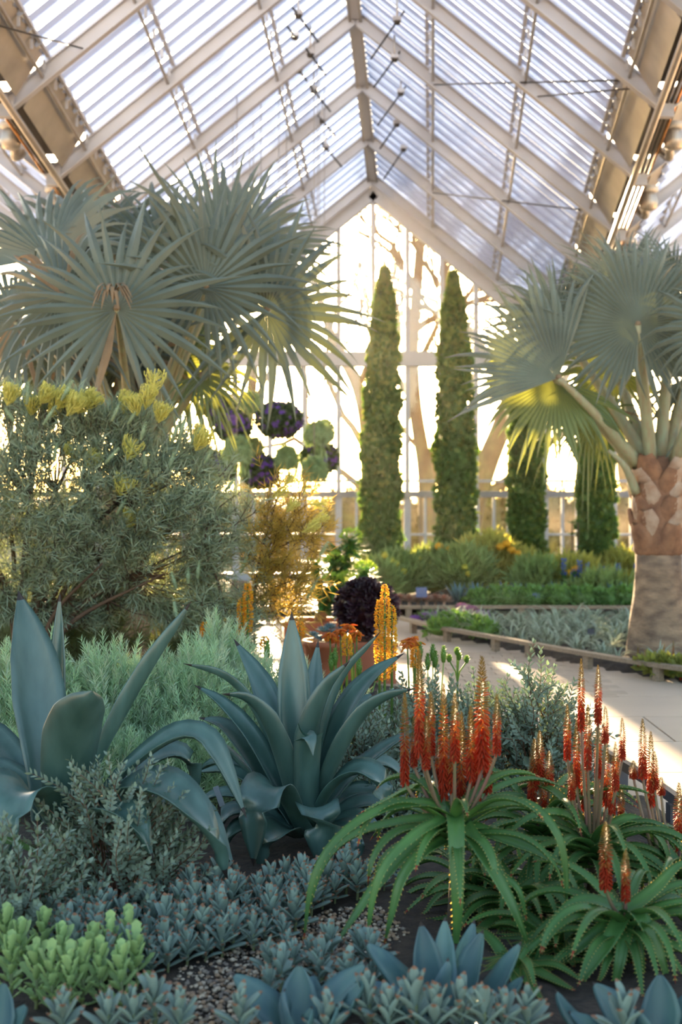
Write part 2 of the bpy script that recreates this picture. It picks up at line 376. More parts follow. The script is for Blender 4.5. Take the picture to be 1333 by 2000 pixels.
# valley gutters with galvanised cheeks, pipes and blower units
for sd, side, lab in ((-1, 'left', 'galvanised valley gutter above the left palm crown'), (1, 'right', 'galvanised valley gutter above the trunk of the right palm')):
    gt = thing('valley_gutter', (RX(15)+sd*HALF, 15, RZ(15)-PIT*HALF), lab, 'gutter', kind='structure')
    for far, near in bays:
        n0, f0 = near+.13, far-.13
        g = G(); q = [roofp(n0, 2.98, sd, .0), roofp(n0, 3.26, sd, -.22), roofp(f0, 3.26, sd, -.22), roofp(f0, 2.98, sd, .0)]
        V = np.array(q); g.add(np.concatenate([V, V+[0, 0, .02]]), quads([[0, 1, 2, 3], [7, 6, 5, 4], [0, 4, 5, 1], [1, 5, 6, 2], [2, 6, 7, 3], [3, 7, 4, 0]])); part('gutter_panel', g, M_GALV, gt, False)
        V = np.array([roofp(n0, HALF+.16, sd, -.06), roofp(n0, HALF+.50, sd, .03), roofp(f0, HALF+.50, sd, .03), roofp(f0, HALF+.16, sd, -.06)]); g = G()
        g.add(np.concatenate([V, V+[0, 0, .02]]), quads([[0, 1, 2, 3], [7, 6, 5, 4], [0, 4, 5, 1], [1, 5, 6, 2], [2, 6, 7, 3], [3, 7, 4, 0]])); part('gutter_panel', g, M_GALV, gt, False)
        g = G(); bar(g, roofp(n0, HALF, sd, .05), roofp(f0, HALF, sd, .05), .40, .03); part('gutter_sole', g, M_DARK, gt, False)
    for u, dz, r, mm in ((3.29, -.27, .04, M_GALV), (3.40, -.13, .018, M_DARK), (3.45, -.13, .018, M_DARK), (3.50, -.13, .016, mat('copper_pipe', (.65, .30, .10), .25, metal=.95))):
        g = G(); tube(g, [roofp(DN, u, sd, 0)*[1, 1, 0]+[0, 0, RZ(DN)-PIT*HALF+dz], roofp(DF, u, sd, 0)*[1, 1, 0]+[0, 0, RZ(DF)-PIT*HALF+dz]], r, 8); part('service_pipe', g, mm, gt)
    for k, (far, near) in enumerate(bays):
        if k not in (2, 3, 4, 5): continue
        d = (far+near)/2+.1; c = roofp(d, HALF+.26, sd)*[1, 1, 0]+[0, 0, RZ(d)-PIT*HALF-.02]
        t = thing('blower_unit', c, 'silver blower unit hung in the %s roof valley, %s bay from the end wall' % (side, ['first', 'second', 'third', 'fourth', 'fifth', 'sixth', 'seventh', 'eighth'][k]), 'blower', 'blower units in the roof valleys')
        g = G(); lathe(g, c-[0, 0, .16], [(.05, 0), (.10, .02), (.115, .10), (.10, .16), (.085, .22)], 14); part('housing', g, M_GALV, t)
        g = G(); lathe(g, c+[0, 0, .06], [(.085, 0), (.12, .02), (.12, .07), (.03, .09)], 14); part('cap', g, mat('pale_plastic', (.6, .6, .58), .4), t)
        g = G(); tube(g, spline([c+[0, .25, -.02], c+[0, .18, -.10], c+[sd*.05, .42, -.14], c+[0, .55, -.05]], 14), .05, 8); part('flexible_duct', g, M_GALV, t)
        g = G(); bar(g, c+[-.12, .05, .09], c+[.12, .05, .09], .03, .02); part('mounting_strap', g, M_DARK, t, False)

# black vent actuator rods below the ridge
def actuator(pa, pb, d, lab):
    A, B = P(*pa, d), P(*pb, d+.5); hi = B if B[2] > A[2] else A; lo = A if hi is B else B
    t = thing('vent_actuator', (hi[0], hi[1], hi[2]), lab, 'actuator', 'black actuator rods under the ridge')
    m = lo+(hi-lo)*.78; u = abs(m[0]-RX(m[1])); zt = RZ(m[1])-PIT*u-.02
    g = G(); tube(g, [lo, hi], .013, 6); part('rod', g, M_BLACK, t)
    g = G(); tube(g, [m, (m[0], m[1], zt)], .012, 6); part('hanger', g, M_GREY, t)
    g = G(); box(g, m+[0, 0, .03], (.10, .08, .05)); part('bracket', g, M_WHITE, t, False)
    g = G(); lathe(g, m-[0, 0, .01], [(.02, -.03), (.04, -.02), (.04, .02), (.02, .03)], 8); part('clevis', g, M_DARK, t)
for i, (a, b, d) in enumerate([((725, 115), (790, 22), 15.6), ((731, 170), (782, 100), 16.6), ((738, 245), (796, 165), 17.7), ((743, 290), (784, 230), 18.6), ((750, 350), (800, 275), 19.6),
                               ((572, 15), (622, 82), 15.9), ((562, 52), (580, 78), 16.2), ((598, 95), (636, 146), 16.6), ((604, 165), (646, 218), 17.7), ((580, 132), (600, 158), 17.2), ((628, 278), (668, 326), 19.6), ((622, 226), (655, 266), 18.6)]):
    actuator(a, b, d, 'thin black actuator rod under the %s roof slope, %s from the top' % (('right', ['first', 'second', 'third', 'fourth', 'fifth'][i]) if i < 5 else ('left', ['first', 'second', 'third', 'fifth', 'fourth', 'seventh', 'sixth'][i-5])))
# thin bracing wires crossing the slopes
for i, (sd, d0, u0, d1, u1) in enumerate([(1, 17.1, 1.0, 13.7, 3.0), (1, 20.5, 1.0, 17.1, 3.0), (1, 15.4, 2.2, 13.7, 3.1), (-1, 13.7, 2.6, 12.0, 3.3)]):
    g = G(); tube(g, [roofp(d0, u0, sd, -.2), roofp(d1, u1, sd, -.2)], .010, 5); part('bracing_wire', g, M_DARK, ce)

# ------------------------------------------------------------------ glass end wall
wb = thing('wall_back', (RX(DW), DW, 0), 'tall glazed gable end wall with white mullions and transoms', 'glass wall', kind='structure')
def wall_top(x):
    u = abs(x-RX(DW)); return (RZ(DW)-PIT*u if u <= HALF else RZ(DW)-PIT*HALF+PIT*(u-HALF))-.12
SP = .573; ZT1, ZT2 = 1.47, 3.72
xs = [RX(DW)+SP*k for k in range(-11, 12)]
for x in xs:
    g = G(); bar(g, (x, DW, ZT1), (x, DW, wall_top(x)), .08, .10, (0, 1, 0)); part('mullion', g, M_WHITE, wb, False)
    g = G(); bar(g, (x, DW, 0), (x, DW, ZT1), .11, .12, (0, 1, 0)); part('door_post', g, M_WHITE, wb, False)
    if x < xs[-1]:
        g = G(); bar(g, (x+SP*.52, DW, .1), (x+SP*.52, DW, ZT1), .045, .08, (0, 1, 0)); part('door_stile', g, M_WHITE, wb, False)
for z, h, dp, nm in ((ZT1, .10, .16, 'transom'), (ZT2, .24, .2, 'transom'), (.80, .035, .06, 'door_rail'), (.08, .16, .1, 'sill'), (1.69, .045, .05, 'cable_rail')):
    g = G(); box(g, (RX(DW), DW-.02, z), (SP*22+.1, dp, h)); part(nm, g, M_WHITE, wb, False)
for sd in (-1, 1):       # fascia boards under the roof line
    g = G(); up = nrm([sd*PIT, 0, 1.0]); bar(g, roofp(DW, 0, sd, -.30), roofp(DW, HALF, sd, -.30), .16, .26, up); part('fascia', g, M_WHITE, wb, False)
    g = G(); up = nrm([-sd*PIT, 0, 1.0]); bar(g, roofp(DW, HALF, sd, -.30), roofp(DW, HALF+OUT, sd, -.30), .16, .26, up); part('fascia', g, M_WHITE, wb, False)
for i in range(len(xs)-1):
    a, b = xs[i]+.03, xs[i+1]-.03
    for z0, z1a, z1b in ((.1, ZT1, ZT1), (ZT1, min(ZT2, wall_top(a)), min(ZT2, wall_top(b))), (ZT2, wall_top(a), wall_top(b))):
        if min(z1a, z1b) <= z0+.05: continue
        V = np.array([[a, DW, z0], [b, DW, z0], [b, DW, z1b], [a, DW, z1a]]); g = G()
        g.add(np.concatenate([V, V+[0, .01, 0]]), quads([[0, 1, 2, 3], [7, 6, 5, 4], [0, 4, 5, 1], [1, 5, 6, 2], [2, 6, 7, 3], [3, 7, 4, 0]])); part('pane', g, M_GLASS, wb, False)

# ------------------------------------------------------------------ outside: lawn, bare trees, hedges
g = G(); box(g, (0, 120, -.35), (700, 196, .3)); tag(part('ground_outside', g, M_LAWN), 'dry winter lawn beyond the glass end wall', 'lawn', kind='structure')
g = G(); box(g, (0, -60, -.35), (700, 128, .2)); tag(part('ground_behind', g, M_CONC), 'pale paving running on behind the viewer', 'paving', kind='structure')
for sx in (-1, 1):
    g = G(); box(g, (sx*179, 9, -.35), (342, 28, .2)); tag(part('ground_side', g, M_CONC), 'pale paving running on at the %s of the beds' % ('left' if sx < 0 else 'right'), 'paving', kind='structure')
def grow(g, base, dirn, L, r, depth, rr, bend=.25):
    n = 6; pts = [np.array(base, float)]; dv = nrm(dirn)
    for i in range(n):
        dv = nrm(dv+rr.normal(0, bend/ n**.5, 3)+[0, 0, .05]); pts.append(pts[-1]+dv*L/n)
    tube(g, pts, np.linspace(r, r*.62, n+1), 6 if depth > 2 else 4, cap=False)
    if depth <= 0: return
    for k in range(2 if depth > 3 else 3):
        q = pts[n-k*2 if k else n]; nd = nrm(dv+rr.normal(0, .55, 3)*[1, .5, 1]+[0, 0, .15])
        grow(g, q, nd, L*rr.uniform(.6, .82), r*.6, depth-1, rr, bend+.05)
def bare_tree(ctrl, d, r0, branches, seed, label):
    """trunk through picked points, limbs [(fraction, direction, length)] and twigs"""
    rr = np.random.default_rng(seed); c = [P(x, y, d+dd) for x, y, dd in ctrl]; c[0][2] = -.25
    t = thing('bare_tree', (c[0][0], c[0][1], -.2), label, 'tree', 'bare trees beyond the end wall'); g = G(); pts = spline(c, 26); tube(g, pts, np.linspace(r0, r0*.55, 26), 9); part('trunk', g, M_BARK, t)
    for f, dv, L, dep in branches:
        q = pts[int(f*25)]; g = G(); grow(g, q, dv, L, r0*.42, dep+1, rr); part('limb', g, M_BARK, t)
    return t
bare_tree([(722, 1200, 0), (720, 960, 0), (716, 840, .2), (700, 760, .4), (672, 700, .6), (640, 640, .8)], 31, .22, [(.45, (-.7, .2, .8), 2.2, 3), (.6, (.6, .1, .9), 1.8, 3), (.75, (.5, -.2, 1), 1.6, 3), (.99, (-.4, 0, 1), 2.0, 4), (.3, (-1, .3, .9), 2.4, 3)], 3, 'bare tree with a pale curved trunk behind the first cypress')
bare_tree([(835, 1200, 0), (832, 960, 0), (828, 900, .1), (812, 800, .2), (806, 700, .3), (812, 600, .3), (822, 470, .4)], 30, .20, [(.35, (.75, .1, .9), 2.0, 3), (.5, (-.5, .2, 1), 1.5, 3), (.62, (.5, -.1, 1), 1.6, 4), (.75, (.9, .2, .6), 2.0, 3), (.86, (-.5, .1, 1), 1.3, 3), (.99, (.3, 0, 1), 1.5, 4)], 8, 'bare forked tree seen between the two tall cypresses')
bare_tree([(842, 1200, 0), (840, 960, 0), (850, 900, .1), (868, 800, .2), (875, 700, .3), (868, 620, .3)], 31.5, .17, [(.4, (-.8, .1, .9), 1.7, 3), (.55, (.7, .2, .8), 1.8, 3), (.8, (-.4, .2, 1), 1.6, 3), (.99, (.5, 0, 1), 1.6, 4)], 21, 'second stem of bare tree crossing behind the second cypress')
bare_tree([(905, 1200, 0), (920, 1010, 0), (950, 910, -.2), (985, 820, -.3), (1020, 700, -.2), (1040, 600, .2)], 27, .27, [(.3, (.9, .1, .35), 2.2, 3), (.42, (-.5, .2, .9), 1.6, 3), (.55, (1, .1, .5), 2.2, 3), (.7, (-.7, 0, .6), 2.0, 3), (.85, (.6, .1, .9), 1.8, 4)], 33, 'bare tree with thick leaning trunk behind the third cypress')
bare_tree([(470, 1200, 0), (480, 960, 0), (478, 860, .1), (492, 760, .3), (500, 640, .3)], 34, .20, [(.5, (-.6, .2, .9), 2.0, 3), (.65, (.6, .1, .9), 1.8, 3), (.85, (.3, .2, 1), 1.8, 4)], 45, 'bare tree behind the hanging flower baskets')
bare_tree([(1290, 1200, 0), (1225, 960, 0), (1215, 840, .1), (1230, 740, .3), (1210, 620, .3)], 36, .18, [(.5, (-.8, .2, .7), 2.0, 3), (.65, (.6, .1, .9), 1.8, 3), (.85, (-.3, .2, 1), 1.8, 4)], 46, 'bare tree far behind the right palm crown')
TUFT = G(); needle(TUFT, .16, .07); needle(TUFT, .13, .06, bend=.05)
def leafy_mound(name, c, size, n, protos, mats, label, cat, group=None, seed=1, wild=.5, up=.3, pick=None, core=True, corem=0):
    """rounded bush: a dark core grown over with leaf sprays"""
    rr = np.random.default_rng(seed); c = np.asarray(c, float); size = np.asarray(size, float)
    t = thing(name, (c[0], c[1], c[2]-size[2]), label, cat, group); g = G()
    if core: ball(g, c, size*.80, 14, 10, corem, .10, seed)
    D = sphere_dirs(n, rr); D[:, 2] = np.where(D[:, 2] < -.6, -D[:, 2], D[:, 2]); rad = rr.uniform(.72, 1.0, (n, 1))
    lump = 1+.13*np.sin(D[:, :1]*7+seed)*np.sin(D[:, 2:]*6+seed*2)
    pos = c+D*size*rad*lump; T = nrm(D+rr.normal(0, wild, (n, 3))+[0, 0, up]); R = roll(frame_from(T), rr.uniform(0, 2*PI, n))*rr.uniform(.7, 1.25, (n, 1, 1))
    protos = protos if isinstance(protos, list) else [protos]; k = rr.integers(0, len(protos), n) if pick is None else pick(rr, n, D)
    for i, p in enumerate(protos): g.scatter(p, R[k == i], pos[k == i])
    part('foliage', g, mats, t); return t
for i, (x, d, sx, sz, s) in enumerate([(430, 33, 2.2, 1.0, 1), (600, 33, 1.6, .8, 2), (690, 33, 1.0, 1.05, 3), (790, 33, 1.3, .85, 4), (930, 33, 1.3, 1.0, 5), (1040, 33, 1.4, 1.1, 6), (1150, 33, 1.4, .9, 7), (1300, 33, 1.8, 1.2, 8), (250, 33, 2.0, 1.2, 9)]):
    c = P(x, 950, d); c[2] = sz*.8-.2
    leafy_mound('hedge_shrub', c, (sx, .8, sz), 500, [TUFT], [M_HEDGE], 'bleached tan shrub outside the end wall, %s from the left' % ['second', 'third', 'fourth', 'fifth', 'sixth', 'seventh', 'eighth', 'ninth', 'first'][i], 'shrub', 'tan shrubs outside the glass', seed=s+50)
# ------------------------------------------------------------------ plant materials
M_PALM = [mat('silver_palm_leaf', (.135, .172, .145), .42, transl=.045, tcol=(.32, .36, .09), vary=.35, scale=2.5, spec=.5, rnd=.12),
          mat('backlit_palm_leaf', (.12, .18, .09), .48, transl=.15, tcol=(.55, .58, .08), vary=.25, scale=2.5, rnd=.10),  # yellow-green copy of the palm leaf, backlight put into its colour
          mat('dry_palm_leaf', (.36, .26, .16), .7, transl=.25, vary=.35, scale=4)]
M_PETI = mat('palm_petiole', (.30, .33, .20), .5, col2=(.30, .25, .15), scale=5, stretch=(6, 6, 1))
M_TRUNK = mat('palm_trunk_bark', (.36, .24, .15), .85, col2=(.11, .07, .05), scale=5, bump=.8, bscale=26, stretch=(1, 1, 2.2), detail=8)
M_BOOT = [mat('rusty_leaf_base', (.30, .15, .08), .8, col2=(.15, .07, .04), scale=9, detail=8, bump=.3), mat('pale_leaf_base', (.46, .35, .26), .7, col2=(.28, .15, .085), scale=9, detail=7, bump=.2)]
M_AG = mat('blue_agave_leaf', (.072, .145, .125), .36, transl=.05, tcol=(.10, .30, .12), col2=(.040, .092, .075), scale=3, stretch=(5, 5, 1.2), spec=.8, rnd=.14)
M_SPINE = mat('dark_leaf_spine', (.03, .02, .018), .5, vary=.2)
M_AL = mat('aloe_leaf', (.085, .20, .045), .42, transl=.14, tcol=(.28, .42, .03), col2=(.05, .13, .035), scale=5, spec=.5, rnd=.18)
M_ALT = mat('aloe_tooth', (.42, .40, .12), .5, transl=.4, tcol=(.8, .55, .12))
M_ALR = mat('red_aloe_tip', (.42, .07, .03), .5, transl=.3)
M_FL = [mat('red_aloe_flower', (.38, .038, .012), .55, transl=.32, tcol=(.75, .12, .02), vary=.35, scale=30, spec=.15), mat('orange_aloe_flower', (.38, .11, .018), .55, transl=.32, tcol=(.80, .26, .03), vary=.3, scale=30), mat('olive_aloe_bud', (.24, .17, .04), .55, transl=.3, tcol=(.50, .34, .05), vary=.3, scale=30)]
M_STALK = mat('aloe_flower_stalk', (.16, .15, .07), .6, col2=(.20, .10, .08), scale=8)

# ------------------------------------------------------------------ fan palms
def fan(g, hub, axis, n, R, spread=150, nseg=32, cup=.12, fold=.0, droop=.12, free=.40, seed=0, m=0, mdry=None, dry=.0, jag=.18):
    """palmate blade: pleated segments fused near the hub, free pointed tips"""
    rr = np.random.default_rng(seed); n = nrm(n); a = nrm(np.asarray(axis, float)-n*np.dot(axis, n)); b = np.cross(n, a)
    th = np.radians(np.linspace(-spread, spread, nseg)); dth = th[1]-th[0]
    rs = np.array([.03, .2, .38, .5, .62, .75, .88, 1.0])
    for i, t in enumerate(th):
        L = R*(1-.16*(abs(t)/PI)**1.5)*(1+rr.uniform(-jag, jag*.6)); isd = rr.random() < dry
        def dirv(q):
            s = math.sin(q); return nrm(math.cos(q)*a+s*math.cos(fold)*b-abs(s)*math.sin(fold)*n*-1)
        jit = rr.normal(0, .16); dr = droop*(1+rr.uniform(-.6, 1.3)); tw = rr.normal(0, .45); lift = rr.normal(0, .05)
        V = []
        for r in rs:
            f = max(0, (r-free)/(1-free)); hw = dth/2*(1.0 if r <= free else 1)
            # past the fused part each segment narrows to its tip
            wid = math.tan(dth/2)*min(r, free*1.12)*L*(1-f**1.25) if r > free else math.tan(dth/2)*r*L*1.02
            tt = t+jit*f*.35; dv = dirv(tt); sv = nrm(np.cross(n, dv)); nn = np.cross(dv, sv)
            c = hub+dv*(r*L)+n*(cup*L*r*(1-.5*r))-n*(0)+np.array([0, 0, -1.])*dr*L*f*f*.9-n*((.10+lift*2)*L*f*f)
            pl = .6*wid; s2 = nrm(sv+nn*tw*f)
            V += [c-s2*wid-nn*pl*.5, c+nn*pl, c+s2*wid-nn*pl*.5]
        k = len(rs); Q = []
        for j in range(k-1):
            o = 3*j; Q += [[o, o+1, o+4, o+3], [o+1, o+2, o+5, o+4]]
        g.add(V, quads(Q), (mdry if (isd and mdry is not None) else m))
    return g
def frond(palm, hub, base, n, R, sag=.0, wp=.035, mats=None, axis=None, lab=None, **kw):
    """petiole (the frond) with its blade as a sub-part"""
    hub = np.asarray(hub, float); base = np.asarray(base, float); mid = (hub+base)/2+np.array([0, 0, sag]); pts = spline([base, mid, hub], 12)
    g = G(); tube(g, pts, np.linspace(wp*1.5, wp*.62, 12), 6)
    ax = nrm(pts[-1]-pts[-3]) if axis is None else nrm(axis)
    f = part('frond', g, M_PETI, palm); g = G()
    fan(g, hub, ax, n, R, mdry=1, **kw)
    # the little tongue where the stalk meets the blade
    lathe(g, hub-np.array([0, 0, .02]), [(.01, 0), (.03, .02), (.02, .05)], 6, 1)
    part('blade', g, mats or [M_PALM[0], M_PALM[2]], f, False); return f

lp = thing('fan_palm', (P(268, 950, 11.6)[0], 11.6, 0), 'silver-blue fan palm with dense crown at the left behind yellow flowers', 'palm')
lb = np.array([P(268, 950, 11.6)[0], 11.6, 0])
def jitbark(z, a): return 1+.04*np.sin(z*26+np.sin(a*3)*1.5)+.03*np.sin(a*5+z*3)
g = G(); lathe(g, lb, [(.32, 0), (.29, .2), (.25, .5), (.24, .9), (.26, 1.3), (.27, 1.6), (.2, 1.85)], 22, jit=jitbark); part('trunk', g, M_TRUNK, lp)
LC = P(268, 880, 11.5)
LB = [M_PALM[1], M_PALM[2]]  # leaf set for fronds coloured as if backlit
# hub px, depth, radius px, normal, axis(image dx,dy,depth), kwargs
lf = [((228, 615), 10.3, 245, (.08, -1, .12), (-.05, -.1, 1), dict(spread=165, nseg=30, free=.38, jag=.2, cup=-.05, droop=.10, dry=.06, seed=1)),
      ((122, 590), 10.6, 215, (-.35, -.9, .1), (-.9, -.2, .35), dict(spread=160, cup=-.08, droop=.22, seed=2, dry=.05)),
      ((402, 572), 10.7, 215, (.25, -.95, -.05), (.25, -.2, .9), dict(spread=165, nseg=32, cup=-.05, fold=.35, droop=.10, seed=3)),
      ((508, 618), 10.9, 228, (.30, -.92, .05), (.9, -.2, .35), dict(spread=165, nseg=30, cup=-.05, fold=.25, droop=.10, seed=4)),
      ((95, 545), 11.6, 235, (-.25, -.75, .6), (-.15, .2, 1), dict(spread=110, nseg=26, cup=.15, fold=.3, seed=5)),
      ((190, 560), 11.9, 235, (-.05, -.8, .5), (-.02, .2, 1), dict(spread=90, nseg=22, cup=.15, fold=.3, seed=6)),
      ((325, 560), 11.7, 240, (.0, -.8, .5), (.1, .2, 1), dict(spread=95, nseg=24, cup=.15, fold=.35, seed=7)),
      ((418, 545), 11.3, 230, (.2, -.85, .4), (.65, .2, .8), dict(spread=95, nseg=25, cup=.1, fold=.3, droop=.05, seed=8)),
      ((440, 540), 11.9, 215, (.2, -.8, .5), (.9, .2, .35), dict(spread=80, nseg=22, cup=.1, fold=.3, seed=9)),
      ((30, 640), 11.5, 200, (-.5, -.8, .1), (-.7, 0, -.5), dict(spread=150, droop=.35, seed=10, dry=.1)),
      ((120, 700), 11.8, 190, (-.3, -.9, .2), (-.3, 0, -1), dict(spread=130, droop=.5, seed=11, dry=.25)),
      ((250, 700), 11.9, 185, (.0, -.95, .2), (.1, 0, -1), dict(spread=140, droop=.5, seed=12, dry=.3)),
      ((345, 720), 12.0, 175, (.2, -.9, .3), (.6, .2, -.7), dict(spread=140, droop=.3, seed=13)),
      ((300, 640), 12.3, 210, (.1, -.9, .4), (.4, .2, .5), dict(spread=165, seed=14)),
      ((150, 640), 12.4, 220, (-.1, -.9, .4), (-.4, .2, .5), dict(spread=165, seed=15)),
      ((395, 745), 11.2, 120, (.4, -.7, .6), (.8, .1, -.45), dict(spread=120, nseg=30, droop=.3, seed=16))]
for i, (h, d, rp, n, ax, kw) in enumerate(lf):
    rp_k = 1.12 if i in (4, 5, 6, 7, 8) else 1.08; h = (h[0]+(14 if i in (3, 7, 8) else 0), h[1]-(42 if i in (4, 5, 6, 7, 8) else 12)); rp_ = rp*rp_k
    frond(lp, P(h[0], h[1], d), LC+np.array([(h[0]-268)*.0005, (d-11.5)*.12, 0]), n, rp_*d/F, sag=.08, axis=ax, mats=(LB if i in (12, 15) else None), **kw)
# dead leaf tips hanging at the hub of the front frond
g = G(); hb = P(222, 585, 10.15)
for k in range(12):
    a = k/12*PI*1.1-.2; e = hb+np.array([math.cos(a)*.16, -.08, .05+.05*math.sin(k*2.1)]); blade(g, spline([hb, (hb+e)/2+[0, -.04, .07], e-[0, 0, .10]], 7), .03, AGW, (0, -.4, 1), .2, .002, 3)
part('withered_tuft', g, M_PALM[2], lp)

rp0 = np.array([P(1287, 950, 12.2)[0], 12.2, 0])
rp = thing('fan_palm', rp0, 'fan palm with stout brown trunk and green-grey fronds at the right', 'palm')
def jt(z, a): return 1+.035*np.sin(z*40+np.sin(a*4)*1.2)+.03*np.sin(a*6+z*5)+.02*np.sin(a*11-z*9)
g = G(); lathe(g, rp0, [(.315, 0), (.30, .1), (.275, .25), (.25, .4), (.225, .6), (.21, .8), (.205, .98)], 28, jit=jt); part('trunk', g, M_TRUNK, rp)
g = G(); lathe(g, rp0, [(.20, .97), (.22, 1.0), (.225, 1.15), (.235, 1.35), (.24, 1.55), (.22, 1.72), (.15, 1.84), (.06, 1.88)], 24, jit=jt); part('fibre_collar', g, M_BOOT[0], rp)
# criss-crossing cut leaf bases
for k in range(54):
    row = k//9; a = -PI/2+(k % 9-4)*.70+(.35 if row % 2 else 0); z = 1.06+row*.125; r = .215
    c = rp0+np.array([math.cos(a)*r, math.sin(a)*r, z]); tg = np.array([-math.sin(a), math.cos(a), 0]); lean = (-1 if (k+row) % 2 else 1)*.55
    tip = c+np.array([math.cos(a)*.065, math.sin(a)*.065, .20])+tg*lean*.12
    g = G(); blade(g, spline([c-[0, 0, .06], (c+tip)/2+np.array([math.cos(a), math.sin(a), 0])*.02, tip], 7), .185, ([0, .4, .9, 1], [1, .9, .62, .5]), (math.cos(a), math.sin(a), .3), -.35, .035, 5)
    part('leaf_base', g, M_BOOT[1 if (k*5+row) % 7 > 2 and row > 0 else 0], rp)
RC = P(1287, 905, 12.2)
rf = [((1247, 634), 11.7, 195, (-.10, -1, .05), (-.1, 0, 1), (1272, 905), dict(spread=172, nseg=60, cup=-.10, droop=.03, free=.62, seed=31)),
      ((1092, 738), 11.8, 232, (-.15, -.95, .28), (-.72, -.1, .70), (1250, 908), dict(spread=68, nseg=27, cup=.05, fold=.3, droop=.03, free=.58, seed=32)),
      ((1085, 742), 12.1, 175, (-.25, -.95, .25), (-.45, 0, -.9), (1246, 912), dict(spread=95, nseg=34, cup=-.05, droop=.12, free=.6, seed=33)),
      ((1085, 630), 12.8, 185, (-.2, -.9, .4), (-.6, .1, .8), (1265, 900), dict(spread=120, nseg=40, cup=.05, fold=.2, seed=34)),
      ((1425, 640), 11.2, 185, (-.35, -.95, .15), (.3, 0, .9), (1320, 900), dict(spread=170, nseg=52, cup=-.10, free=.6, seed=35)),
      ((1225, 565), 12.7, 180, (-.1, -.85, .45), (-.15, .1, 1), (1275, 895), dict(spread=120, nseg=44, cup=.12, fold=.2, seed=36)),
      ((1318, 565), 12.6, 180, (.1, -.85, .45), (.15, .1, 1), (1290, 895), dict(spread=120, nseg=44, cup=.12, fold=.2, seed=37)),
      ((1160, 815), 12.7, 130, (-.3, -.9, .3), (-.3, 0, -1), (1252, 915), dict(spread=130, nseg=34, droop=.45, dry=.15, seed=38)),
      ((1340, 740), 12.7, 170, (.2, -.95, .2), (.8, 0, .1), (1305, 900), dict(spread=160, nseg=44, droop=.2, seed=39)),
      ((1200, 720), 13.0, 170, (-.2, -.95, .2), (-.7, 0, .1), (1268, 900), dict(spread=160, nseg=44, droop=.25, seed=40)),
      ((1400, 840), 12.3, 150, (.4, -.9, .2), (.8, 0, -.5), (1320, 915), dict(spread=140, nseg=36, droop=.4, seed=41))]
for i, (h, d, r_, n, ax, b0, kw) in enumerate(rf):
    frond(rp, P(h[0], h[1], d), P(b0[0], b0[1], 12.2+(d-12.2)*.15), n, r_*d/F, sag=.03, axis=ax, wp=.045, mats=(LB if i in (2, 7, 9) else None), **kw)
for (x0, y0, x1, y1, x2, y2) in ((1243, 962, 1222, 912, 1190, 880),):
    g = G(); tube(g, spline([P(x0, y0, 12.05), P(x1, y1, 11.95), P(x2, y2, 11.9)], 10), np.linspace(.05, .018, 10), 6); part('bare_petiole', g, M_PETI, rp)

# ------------------------------------------------------------------ big agaves
CAMD = np.array([0, -1., .12])
def agave_leaf(ag, base, ctrl, d0, wpx, q=.6, dish=.38, spine=True, prof=AGW, mm=None, thick=.016):
    """leaf through picked points (x, y, depth offset) in metres of its own plant"""
    pts = spline([P(x, y, d0+dd) for x, y, dd in ctrl], 24); h = pts[-1]-pts[0]; h[2] = 0
    hr = nrm(h) if np.linalg.norm(h) > .05 else np.array([0, 1., 0]); T = nrm(np.gradient(pts, axis=0))
    Nr = np.cross(np.cross(T, -hr*.4+np.array([0, 0, 1.])), T); cd = nrm(-(pts-np.array([0, 0, EYE]))); nh = nrm(nrm(Nr)+q*cd)
    g = G(); blade(g, pts, wpx*1.14*d0/F, prof, nh, dish, thick, 7, 0, 1 if spine else None)
    return part('leaf', g, [mm or M_AG, M_SPINE], ag)
c0 = P(592, 1640, 5.95); c0[2] = .02
ag = thing('agave', c0, 'large blue-green agave with pointed leaves in the middle of the bed', 'agave')
